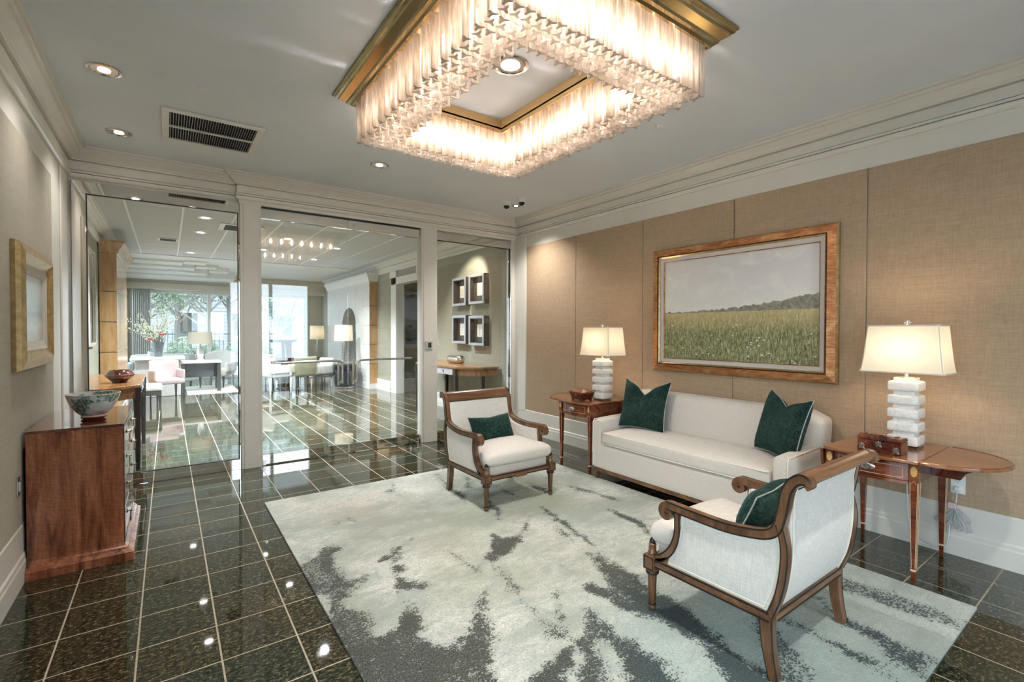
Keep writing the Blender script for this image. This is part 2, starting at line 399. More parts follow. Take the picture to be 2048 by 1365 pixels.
def _copper():
    m, nt, n, l, b = new_mat('copper_gilt_frame'); h = N(nt)
    v = h.coord('Object', (1, 0.5, 1)); g = h.noise(v, 10, 5, 0.65, 0.6); k = h.noise(h.coord('Object', (1, 1, 6)), 14, 3)
    t = h.math('ADD', h.math('MULTIPLY', g, 0.6), h.math('MULTIPLY', k, 0.4))
    h.lk(h.ramp(t, [(0.36, (0.26, 0.085, 0.03)), (0.5, (0.48, 0.20, 0.075)), (0.62, (0.66, 0.38, 0.17))]), b.inputs['Base Color'])
    b.inputs['Metallic'].default_value = 0.55; b.inputs['Roughness'].default_value = 0.34; return m
M['copper'] = _copper()
M['liner'] = plain('linen_picture_liner', (0.66, 0.60, 0.53), 0.85, mottle=0.05, scale=200)
def _field():
    m, nt, n, l, b = new_mat('meadow_painting'); h = N(nt)
    g = h.coord('Generated'); sp = h.mk('ShaderNodeSeparateXYZ'); h.lk(g, sp.inputs[0])
    u = h.math('SUBTRACT', 1.0, sp.outputs[1]); v = sp.outputs[2]            # u: left..right as seen, v: bottom..top
    ob = h.coord('Object')
    wob = h.math('MULTIPLY', h.math('SUBTRACT', h.noise(ob, 16, 6, 0.7), 0.5), 0.085)
    hor = h.math('ADD', 0.462, h.math('MULTIPLY', u, 0.006))
    tree_h = h.math('ADD', 0.012, h.math('MULTIPLY', h.math('POWER', u, 2.2), 0.115))
    clouds = h.noise(h.coord('Object', (1, 0.8, 1.3)), 5.5, 7, 0.62, 0.4)
    sky = h.ramp(v, [(0.45, (0.88, 0.85, 0.80)), (0.7, (0.82, 0.78, 0.75)), (1.0, (0.72, 0.68, 0.66))])
    sky = h.mix(h.ramp(clouds, [(0.48, (0, 0, 0)), (0.66, (0.55, 0.55, 0.55))]), sky, (0.96, 0.92, 0.86))
    gr = h.noise(h.coord('Object', (1, 3.2, 0.8), (0.5, 0, 0)), 24, 5, 0.75, 1.0); gr2 = h.noise(h.coord('Object', (1, 3.2, 0.8), (-0.6, 0, 0)), 26, 5, 0.75, 1.0)
    gg = h.math('MAXIMUM', gr, gr2)
    grass = h.ramp(gg, [(0.46, (0.11, 0.12, 0.045)), (0.54, (0.30, 0.30, 0.14)), (0.61, (0.56, 0.53, 0.31)), (0.70, (0.78, 0.74, 0.56))])
    gold = h.ramp(gg, [(0.45, (0.48, 0.38, 0.16)), (0.65, (0.76, 0.65, 0.36))])
    grass = h.mix(h.ramp(v, [(0.25, (0, 0, 0)), (0.44, (1, 1, 1))]), grass, gold)
    vo = h.mk('ShaderNodeTexVoronoi'); vo.inputs['Scale'].default_value = 17; h.lk(h.coord('Object', (1, 1, 1.7)), vo.inputs['Vector'])
    fl = h.math('MULTIPLY', h.math('LESS_THAN', vo.outputs['Distance'], 0.19), h.math('LESS_THAN', v, 0.36))
    fl = h.math('MULTIPLY', fl, h.math('GREATER_THAN', h.noise(ob, 4.0, 2), 0.47))
    grass = h.mix(fl, grass, (0.80, 0.78, 0.74))
    trees = h.ramp(h.noise(ob, 28, 5, 0.7), [(0.35, (0.20, 0.19, 0.15)), (0.65, (0.46, 0.42, 0.33))])
    top = h.math('ADD', h.math('ADD', hor, tree_h), wob)
    c = h.mix(h.math('LESS_THAN', v, top), sky, trees)
    c = h.mix(h.math('LESS_THAN', v, h.math('ADD', hor, h.math('MULTIPLY', wob, 0.25))), c, grass)
    h.lk(c, b.inputs['Base Color']); b.inputs['Roughness'].default_value = 0.45
    h.bump(gg, 0.15, 0.002, b); return m
M['field'] = _field()
def _hazy():
    m, nt, n, l, b = new_mat('misty_landscape_painting'); h = N(nt)
    g = h.coord('Generated'); sp = h.mk('ShaderNodeSeparateXYZ'); h.lk(g, sp.inputs[0])
    k = h.noise(h.coord('Object', (1, 1, 2)), 7, 6, 0.65, 0.5)
    c = h.ramp(h.math('ADD', sp.outputs[2], h.math('MULTIPLY', h.math('SUBTRACT', k, 0.5), 0.35)),
               [(0.05, (0.52, 0.46, 0.33)), (0.25, (0.62, 0.58, 0.46)), (0.42, (0.36, 0.38, 0.31)), (0.58, (0.50, 0.53, 0.47)), (1.0, (0.60, 0.62, 0.56))])
    h.lk(c, b.inputs['Base Color']); b.inputs['Roughness'].default_value = 0.25; return m
M['hazy'] = _hazy()
def _porcelain():
    m, nt, n, l, b = new_mat('famille_rose_porcelain'); h = N(nt)
    ob = h.coord('Object')
    v1 = h.mk('ShaderNodeTexVoronoi'); v1.inputs['Scale'].default_value = 34; h.lk(h.coord('Object', (1, 1, 1.4)), v1.inputs['Vector'])
    hue = h.noise(v1.outputs['Position'], 7, 1)
    c = h.ramp(hue, [(0.0, (0.05, 0.13, 0.10)), (0.40, (0.10, 0.24, 0.20)), (0.44, (0.55, 0.60, 0.60)), (0.50, (0.62, 0.64, 0.64)), (0.545, (0.60, 0.26, 0.28)), (0.58, (0.60, 0.42, 0.40)), (0.63, (0.22, 0.20, 0.36)), (0.68, (0.52, 0.20, 0.10))], 'CONSTANT')
    k = h.noise(ob, 70, 4, 0.7)
    c = h.mix(h.ramp(k, [(0.45, (0, 0, 0)), (0.62, (0.8, 0.8, 0.8))]), c, (0.62, 0.62, 0.60))
    h.lk(c, b.inputs['Base Color']); b.inputs['Roughness'].default_value = 0.08; b.inputs['Coat Weight'].default_value = 0.5; return m
M['porcelain'] = _porcelain()
M['rim'] = plain('ivory_rim_glaze', (0.72, 0.58, 0.42), 0.15)
M['redbase'] = plain('rosewood_stand', (0.12, 0.018, 0.012), 0.15, mottle=0.3)
M['silver'] = plain('aged_silver', (0.60, 0.57, 0.52), 0.22, 1.0, mottle=0.1)
M['lilac'] = plain('silvered_drawer', (0.50, 0.48, 0.50), 0.3, 0.2)
M['lacquer'] = wood('red_tortoise_lacquer', (0.02, 0.005, 0.004), (0.10, 0.02, 0.012), (0.26, 0.07, 0.03), 'x', 0.1, coat=0.8)
M['paper'] = plain('print_paper', (0.66, 0.64, 0.58), 0.7, mottle=0.18, scale=60)
M['shadowbox'] = plain('dark_bronze_box', (0.04, 0.033, 0.028), 0.4)
M['frosted'] = plain('pewter_frame', (0.36, 0.38, 0.42), 0.35, 0.3)
M['olive'] = fabric('olive_velvet', (0.20, 0.19, 0.12), (0.30, 0.285, 0.19), 500, 0.2)
M['ivory'] = fabric('ivory_upholstery', (0.50, 0.49, 0.46), (0.62, 0.61, 0.58), 500, 0.2)
M['pinkf'] = fabric('blush_upholstery', (0.50, 0.40, 0.40), (0.60, 0.50, 0.50), 300, 0.2)
M['navy'] = plain('navy_marbled_lacquer', (0.006, 0.014, 0.024), 0.12, mottle=0.7, scale=22, Coat_Weight=0.6)
M['slate'] = plain('dark_slate_wood', (0.045, 0.048, 0.046), 0.3)
M['carpet'] = plain('pale_loop_carpet', (0.62, 0.58, 0.50), 0.95, mottle=0.2, scale=120)
M['stripe'] = None
def _stripe():
    m, nt, n, l, b = new_mat('orange_striped_silk'); h = N(nt)
    w = h.mk('ShaderNodeTexWave', wave_type='BANDS', bands_direction='X'); w.inputs['Scale'].default_value = 9; w.inputs['Distortion'].default_value = 0.6; h.lk(h.coord('Object'), w.inputs[0])
    h.lk(h.ramp(w.outputs['Fac'], [(0.4, (0.62, 0.10, 0.03)), (0.6, (0.70, 0.45, 0.30))]), b.inputs['Base Color']); b.inputs['Roughness'].default_value = 0.6; return m
M['stripe'] = _stripe()
M['pane2'] = plain('pale_limestone', (0.76, 0.75, 0.72), 0.35, mottle=0.05, scale=4)
M['mirror'] = plain('silvered_mirror', (0.80, 0.83, 0.82), 0.02, 1.0, mottle=0.01)
M['bark'] = plain('pale_bark', (0.20, 0.185, 0.17), 0.9, mottle=0.35, scale=25)
M['leaf'] = plain('spring_leaf', (0.22, 0.31, 0.20), 0.6, mottle=0.45, scale=4)
M['leaf2'] = plain('blue_green_leaf', (0.20, 0.28, 0.24), 0.6, mottle=0.45, scale=4)
M['lawn'] = plain('terrace_stone', (0.30, 0.30, 0.29), 0.9, mottle=0.12, scale=3)
M['hedge'] = plain('mauve_hedge_leaf', (0.15, 0.125, 0.12), 0.8, mottle=0.4, scale=6)
M['iron'] = plain('grey_iron', (0.10, 0.11, 0.11), 0.5)
M['siding'] = plain('pale_siding', (0.40, 0.405, 0.41), 0.8, mottle=0.06)
M['coral'] = plain('coral_petal', (0.72, 0.11, 0.07), 0.5, mottle=0.3, scale=30)
M['blossom'] = plain('white_blossom', (0.74, 0.74, 0.55), 0.6, mottle=0.2, scale=30)
M['stem'] = plain('twig', (0.20, 0.16, 0.09), 0.8, mottle=0.3, scale=30)
M['vase'] = plain('pewter_glass_vase', (0.10, 0.12, 0.13), 0.1, mottle=0.2)
M['cord'] = plain('white_flex', (0.70, 0.70, 0.68), 0.4)
M['cordg'] = plain('grey_flex', (0.42, 0.44, 0.44), 0.35)
M['pinktag'] = plain('pink_tag', (0.72, 0.50, 0.50), 0.5)
# ================================================================== the setting
XL, XR, YB, H, YF = -0.705, 4.15, 5.70, 3.055, -1.8
LXL, LXR, LYE = -0.88, 4.25, 17.0
T = 0.3048; TOX, TOY = -0.426, 2.723
RUG = (0.645, 3.405, 0.58, 4.415)

floor = struct(G().box(-1.6, 6.2, YF-0.2, LYE+0.2, -0.12, -0.0007).obj('floor', M['grout']))
hs = T/2-0.0028
tile_me = bpy.data.meshes.new('floor_tile')
TV = [(-hs,-hs,-0.008),(hs,-hs,-0.008),(hs,hs,-0.008),(-hs,hs,-0.008),(-hs+.001,-hs+.001,0),(hs-.001,-hs+.001,0),(hs-.001,hs-.001,0),(-hs+.001,hs-.001,0)]
TF = [(4,5,6,7),(0,1,5,4),(1,2,6,5),(2,3,7,6),(3,0,4,7)]
tile_me.from_pydata(TV, [], TF); tile_me.materials.append(M['granite'])
cand = []; rest = []
for i in range(-4, 22):
    for j in range(-15, 48):
        cx, cyy = TOX+(i+.5)*T, TOY+(j+.5)*T
        if not (-1.2 < cx < 5.7 and YF-0.1 < cyy < LYE): continue
        if cyy < YB+0.05 and not (XL-0.2 < cx < XR+0.2): continue
        if cx > 4.6 and not (8.8 < cyy < 10.8): continue
        px, py = pix((cx, cyy, 0))
        vis = -60 < px < 2108 and 640 < py < 1440
        under = RUG[0]+.16 < cx < RUG[1]-.16 and RUG[2]+.16 < cyy < RUG[3]-.16
        hid = XL < cx < -0.25 and 3.95 < cyy < 4.75
        (cand if vis and not under and not hid else rest).append((math.hypot(cx, cyy), cx, cyy))
cand.sort(); rest += cand[300:]
for _, cx, cyy in cand[:300]: place('floor_tile', tile_me, floor, loc=(cx, cyy, 0))
g = G()
for _, cx, cyy in rest: g.add([(a+cx, b+cyy, c) for a, b, c in TV], TF)
o = g.obj('floor_tiling', M['granite'], floor); o['kind'] = 'stuff'

# ---- ceilings
ceiling = struct(G().box(XL-0.3, XR+0.3, YF-0.2, YB+0.06, H, H+0.2).obj('ceiling_room', M['ceil']))
lc = struct(G().box(LXL-0.2, 6.0, YB+0.06, LYE+0.2, H+0.03, H+0.25).obj('ceiling_lobby', M['tbar']))
gx = [-0.88]+[-0.427+0.61*k for k in range(0, 8)]+[4.25]
gy = [5.77]+[5.97+0.61*k for k in range(0, 11)]+[12.58]
gy = sorted(set(round(a, 3) for a in gy))
for a in range(len(gx)-1):
    for b in range(len(gy)-1):
        x0, x1, y0, y1 = gx[a]+.010, gx[a+1]-.010, gy[b]+.005, gy[b+1]-.005
        if x1-x0 < .05 or y1-y0 < .05: continue
        G().box(x0, x1, y0, y1, H, H+0.02).obj('ceiling_panel', M['acoustic'], lc)
for a in gx[1:-1]: G().box(a-.012, a+.012, 5.77, 12.58, H-.004, H+.03).obj('grid_runner', M['tbar'], lc)
for b in gy[1:-1]: G().box(LXL, LXR, b-.006, b+.006, H+.001, H+.03).obj('grid_cross_tee', M['acoustic'], lc)

# ---- walls of the sitting room
wr = struct(G().box(XR, XR+0.12, YF, YB-.08, 0, H).obj('wall_right', M['trim']))
ys = [5.385, 4.375, 3.341, 2.327, 1.317, 0.30, -0.71, -1.72]
for a, b in zip(ys[:-1], ys[1:]):
    G().box(XR-0.014, XR+.01, b+.003, a-.003, 0.325, 2.635).obj('fabric_panel', M['wall'], wr, bevel=.004)
wl = struct(G().box(XL-0.12, XL, 1.4, YB, 0, H).box(XL-0.12, XL, YF, -1.4, 0, H).box(XL-0.12, XL, -1.4, 1.4, 2.2, H).obj('wall_left', M['trim']))
w6 = struct(G().box(XL-.09, XL-.03, -1.4, 1.4, 0, .1).box(XL-.09, XL-.03, -1.4, 1.4, 2.12, 2.2).box(XL-.09, XL-.03, -1.4, -1.32, .1, 2.12)
            .box(XL-.09, XL-.03, 1.32, 1.4, .1, 2.12).box(XL-.09, XL-.03, -.04, .04, .1, 2.12).obj('window_6', M['steel']))
for a, b in ((-1.32, -.04), (.04, 1.32)): G().box(XL-.064, XL-.056, a, b, .1, 2.12).obj('pane', M['glass'], w6)
ys = [4.885, 4.151, 3.13, 2.11, 1.42]
for a, b in zip(ys[:-1], ys[1:]):
    G().box(XL-.01, XL+0.014, b+.003, a-.003, 0.325, 2.60).obj('fabric_panel', M['wallL'], wl, bevel=.004)
wf = struct(G().box(XL-.12, 1.15, YF-.12, YF, 0, H).box(3.05, XR+.12, YF-.12, YF, 0, H).box(1.15, 3.05, YF-.12, YF, 2.7, H).obj('wall_front', M['trim']))
w3 = struct(G().box(1.15, 3.05, YF-.1, YF-.04, 0, .10).box(1.15, 3.05, YF-.1, YF-.04, 2.6, 2.7)
            .box(1.15, 1.23, YF-.1, YF-.04, .1, 2.6).box(2.97, 3.05, YF-.1, YF-.04, .1, 2.6).box(2.06, 2.14, YF-.1, YF-.04, .1, 2.6).obj('window_3', M['steel']))
for a, b in ((1.23, 2.06), (2.14, 2.97)):
    G().box(a, b, YF-.075, YF-.065, .1, 2.6).obj('pane', M['glass'], w3)

# ---- baseboards and mouldings
def base_prof(d):  # (offset from wall, z)
    return [(0, 0), (.030*d, 0), (.030*d, .118), (.026*d, .126), (.026*d, .150), (.018*d, .160), (.018*d, .318), (.012*d, .325), (0, .325)]
struct(G().prism([(XR-a, z) for a, z in base_prof(1)], 'y', YF, YB-.07).obj('baseboard_right', M['trim']))
struct(G().prism([(XL+a, z) for a, z in base_prof(1)], 'y', 1.42, YB-.0).obj('baseboard_left', M['trim']))
CROWN = [(0, 2.795), (.016, 2.796), (.026, 2.808), (.030, 2.822), (.030, 2.830), (.001, 2.831), (.001, 2.837), (.026, 2.838), (.026, 2.856), (.001, 2.857), (.001, 2.863),
         (.014, 2.864), (.014, 2.938), (.001, 2.939), (.001, 2.945), (.036, 2.946), (.036, 2.958), (.046, 2.964), (.052, 2.974), (.074, 2.990), (.094, 3.006), (.094, 3.012), (.110, 3.016), (.118, 3.026), (.118, 3.034), (.134, 3.036), (.134, H), (0, H)]
def crown_run(name, P, prof, mat, sgn=1):           # mitred run along a polyline in plan; sgn picks the room side
    n = len(P); V = []; F = []; m = len(prof)
    for i in range(n):
        d0 = (Vector(P[i])-Vector(P[i-1])).normalized() if i > 0 else None
        d1 = (Vector(P[i+1])-Vector(P[i])).normalized() if i < n-1 else None
        n0 = Vector((-d0.y, d0.x))*sgn if d0 else None; n1 = Vector((-d1.y, d1.x))*sgn if d1 else None
        if n0 is None: N_ = n1
        elif n1 is None: N_ = n0
        else: N_ = (n0+n1)/max(1e-6, (1+n0.dot(n1)))
        for a, z in prof: V.append((P[i][0]+N_.x*a, P[i][1]+N_.y*a, z))
    for i in range(n-1):
        for k in range(m-1): F.append((i*m+k, (i+1)*m+k, (i+1)*m+k+1, i*m+k+1))
    return G().add(V, F).obj(name, mat)
YH0, YH1 = 5.695, 5.640                                # planes of the left and the centre header
e = 0.0005
struct(crown_run('trim_1', [(XL, YF), (XL, YH0)], [(a, z) for a, z in CROWN], M['trim'], -1))
struct(crown_run('trim_2', [(XL, YH0), (0.603, YH0), (0.603, YH1), (XR, YH1)], CROWN, M['trim'], -1))
struct(crown_run('trim_3', [(XR, YH1), (XR, YF)], CROWN, M['trim'], -1))
# header above the glass, casing at the corners, columns
struct(G().box(XL, 0.603, YH0, YB+.10, 2.768, H).obj('trim_4', M['trim'], bevel=.003))
struct(G().box(0.603, XR, YH1, YB+.10, 2.760, H).obj('trim_5', M['trim'], bevel=.003))
struct(G().box(XL, -0.677, YH0, YB+.08, 0, 2.77).box(XL, XL+.012, 5.30, YH0, 0.3, 2.8).obj('trim_6', M['trim'], bevel=.004))
struct(G().box(4.065, XR+.01, YH1+.02, YB+.08, 0, 2.765).box(XR-.02, XR+.02, 5.40, YH1+.03, 0.3, 2.8).obj('trim_7', M['trim'], bevel=.004))
for k, (a, b) in enumerate(((0.612, 0.810), (2.640, 2.862))):
    struct(G().box(a, b, YH1, YB+.07, 0, 2.765).box(a+.028, b-.028, YH1-.008, YH1+.01, 0, 2.765).obj('column_%d' % (k+1), M['trim'], bevel=.004))

# ---- the glass partition: fixed panes and the double door
def fixed_pane(name, x0, x1, jamb_left, jamb_right, ztop):
    jl, jr = (x0+.096 if jamb_left else x0+.012), (x1-.100 if jamb_right else x1-.012)
    root = struct(G().box(x0, x1, YB-.03, YB+.03, ztop-.105, ztop).obj(name, M['chrome'], bevel=.0015))
    G().box(x0, x1, YB-.028, YB+.028, 0, .105).obj('bottom_rail', M['chrome'], root, bevel=.0015)
    G().box(x0, jl, YB-.03, YB+.03, .105, ztop-.105).obj('jamb', M['chrome'], root, bevel=.0015)
    G().box(jr, x1, YB-.03, YB+.03, .105, ztop-.105).obj('jamb', M['chrome'], root, bevel=.0015)
    G().box(jl, jr, YB-.005, YB+.005, .105, ztop-.105).obj('pane', M['glass'], root)
    for zz in (.105, ztop-.110): G().box(jl, jr, YB-.012, YB+.012, zz, zz+.005).obj('gasket', M['black'], root)
    for xx in ((jl-.001, jl+.006), (jr-.006, jr+.001)): G().box(xx[0], xx[1], YB-.012, YB+.012, .105, ztop-.105).obj('gasket', M['black'], root)
fixed_pane('window_1', -0.677, 0.612, True, False, 2.768)
fixed_pane('window_2', 2.862, 4.160, False, True, 2.745)
def glass_door(name, x0, x1, hinge_left):
    root = struct(G().box(x0, x1, YB-.022, YB+.022, 2.640, 2.742).obj(name, M['chrome'], bevel=.0015))
    G().box(x0, x1, YB-.022, YB+.022, .012, .112).obj('bottom_rail', M['chrome'], root, bevel=.0015)
    G().box(x0+.001, x1-.001, YB-.006, YB+.006, .112, 2.640).obj('pane', M['glass'], root)
    s = 1 if hinge_left else -1; xm = x1-.085 if hinge_left else x0+.085; xo = x0+.09 if hinge_left else x1-.135
    yb = YB-.075
    path = [(xo, YB-.006, 1.10), (xo, yb, 1.10)] if False else []
    path = catmull([(xo, yb, 1.100), (xo+s*.2, yb, 1.100), (xm-s*.09, yb, 1.100), (xm-s*.03, yb, 1.092), (xm, yb, 1.06), (xm+s*.004, yb, .95), (xm+s*.004, yb, .835)], 5)
    hd = G().tube(path, .0125, 12).obj('push_handle', M['steel'], root, smooth=True)
    for p in ((xo+s*.012, 1.10), (xm+s*.004, .85)):
        G().tube([(p[0], yb, p[1]), (p[0], YB-.006, p[1])], .011, 10).obj('standoff', M['steel'], hd, smooth=True)
        G().tube([(p[0], YB-.012, p[1]), (p[0], YB-.006, p[1])], .019, 14).obj('rosette', M['steel'], hd, smooth=True)
    yb2 = YB+.075
    G().tube([(xm, yb2, 1.10), (xm, yb2, .80)], .0125, 12).obj('pull_handle', M['steel'], root, smooth=True)
    for zz in (.062, 2.69):
        G().tube([(xm+s*.02, YB-.022, zz), (xm+s*.02, YB-.027, zz)], .017, 16).obj('lock_cylinder', M['steel'], root, smooth=True)
    xh = x0 if hinge_left else x1-.03
    G().box(xh, xh+.03, YB-.034, YB-.02, .005, .06).obj('pivot', M['steel'], root, bevel=.002)
glass_door('door_1', 0.816, 1.721, True)
glass_door('door_2', 1.727, 2.634, False)
struct(G().box(0.81, 2.64, YB-.03, YB+.03, 2.746, 2.762).obj('trim_8', M['black']))

# ---- walls of the lobby
wlr = struct(G().box(LXR, LXR+.14, YB+.08, 8.95, 0, H+.02).box(LXR, LXR+.14, 10.66, LYE, 0, H+.02).box(LXR, LXR+.14, 8.95, 10.66, 2.66, H+.02).obj('wall_lobby_right', M['wallG']))
wll = struct(G().box(LXL-.14, LXL, YB+.08, 12.25, 0, H+.02).box(LXL-.14, LXL, 12.25, LYE, 2.6, H+.02).box(LXL-.14, LXL, 16.9, LYE+.14, 0, 2.6).obj('wall_lobby_left', M['wallG']))
w5 = struct(G().box(LXL-.10, LXL-.04, 12.25, 16.9, 0, .06).box(LXL-.10, LXL-.04, 12.25, 16.9, 2.52, 2.6).box(LXL-.10, LXL-.04, 12.25, 12.33, .06, 2.52)
            .box(LXL-.10, LXL-.04, 14.53, 14.61, .06, 2.52).box(LXL-.10, LXL-.04, 16.82, 16.9, .06, 2.52).obj('window_5', M['trimw'], bevel=.003))
for a, b in ((12.33, 14.53), (14.61, 16.82)): G().box(LXL-.074, LXL-.066, a, b, .06, 2.52).obj('pane', M['glass'], w5)
struct(G().box(XR, LXR+.14, YB+.02, YB+.10, 0, H).obj('wall_return', M['wallG']))
struct(G().box(LXL-.14, XL, YB+.02, YB+.10, 0, H).obj('wall_return_left', M['wallG']))
struct(G().box(LXR+.14, 5.9, 10.55, 10.66, 0, H).box(5.78, 5.9, 8.7, 10.55, 0, H).box(LXR+.14, 5.9, 8.7, 8.82, 0, H).obj('wall_hall', M['wallG']))
struct(G().prism([(10.55-a, z) for a, z in base_prof(.8)], 'x', LXR+.14, 5.78).obj('baseboard_hall', M['trim']))
for nm, a, b in (('baseboard_lobby_near', YB+.10, 8.86), ('baseboard_lobby_far', 10.74, LYE)):
    struct(G().prism([(LXR-c, z*.78) for c, z in base_prof(1)], 'y', a, b).obj(nm, M['trimw']))
struct(G().prism([(LXL+c, z*.78) for c, z in base_prof(1)], 'y', YB+.10, 12.2).obj('baseboard_lobby_left', M['trimw']))
LC = [(a*1.25, H-(H-z)*.92) for a, z in CROWN]
struct(crown_run('trim_9', [(LXR, LYE-.7), (LXR, YB+.10)], LC, M['trimw'], -1))
struct(crown_run('trim_10', [(LXL, YB+.10), (LXL, 12.58)], LC, M['trimw'], -1))
# cased opening in the lobby's right wall
struct(G().box(LXR-.035, LXR+.17, 10.36, 10.66, 0, 2.78).box(LXR-.035, LXR+.17, 8.95, 9.20, 0, 2.78).box(LXR-.035, LXR+.17, 8.9, 10.70, 2.50, 2.66)
       .box(LXR-.055, LXR+.05, 10.33, 10.69, 2.66, 2.80).box(LXR-.055, LXR+.05, 8.9, 9.24, 2.66, 2.80).obj('trim_11', M['trimw'], bevel=.006))
# far window wall
wlb = struct(G().box(LXL-.14, -.80, LYE, LYE+.14, 0, H).box(3.80, LXR+.14, LYE, LYE+.14, 0, H).box(-.80, 3.80, LYE, LYE+.14, 2.60, H).obj('wall_lobby_back', M['beige']))
w4 = struct(G().box(-.80, 3.80, LYE+.02, LYE+.08, 2.52, 2.60).box(-.80, 3.80, LYE+.02, LYE+.08, 0, .06).box(-.80, -.72, LYE+.02, LYE+.08, .06, 2.52)
            .box(3.70, 3.80, LYE+.02, LYE+.08, .06, 2.52).box(.98, 1.06, LYE+.02, LYE+.08, .06, 2.52).obj('window_4', M['trimw'], bevel=.003))
for a, b in ((-.72, .98), (1.06, 3.70)): G().box(a, b, LYE+.045, LYE+.053, .06, 2.52).obj('pane', M['glass'], w4)
struct(G().box(LXL, LXR, 16.55, 16.95, 2.60, H+.03).box(LXL, LXR, 16.50, 16.55, 2.74, 2.76).obj('beam_window_header', M['beige'], bevel=.004))
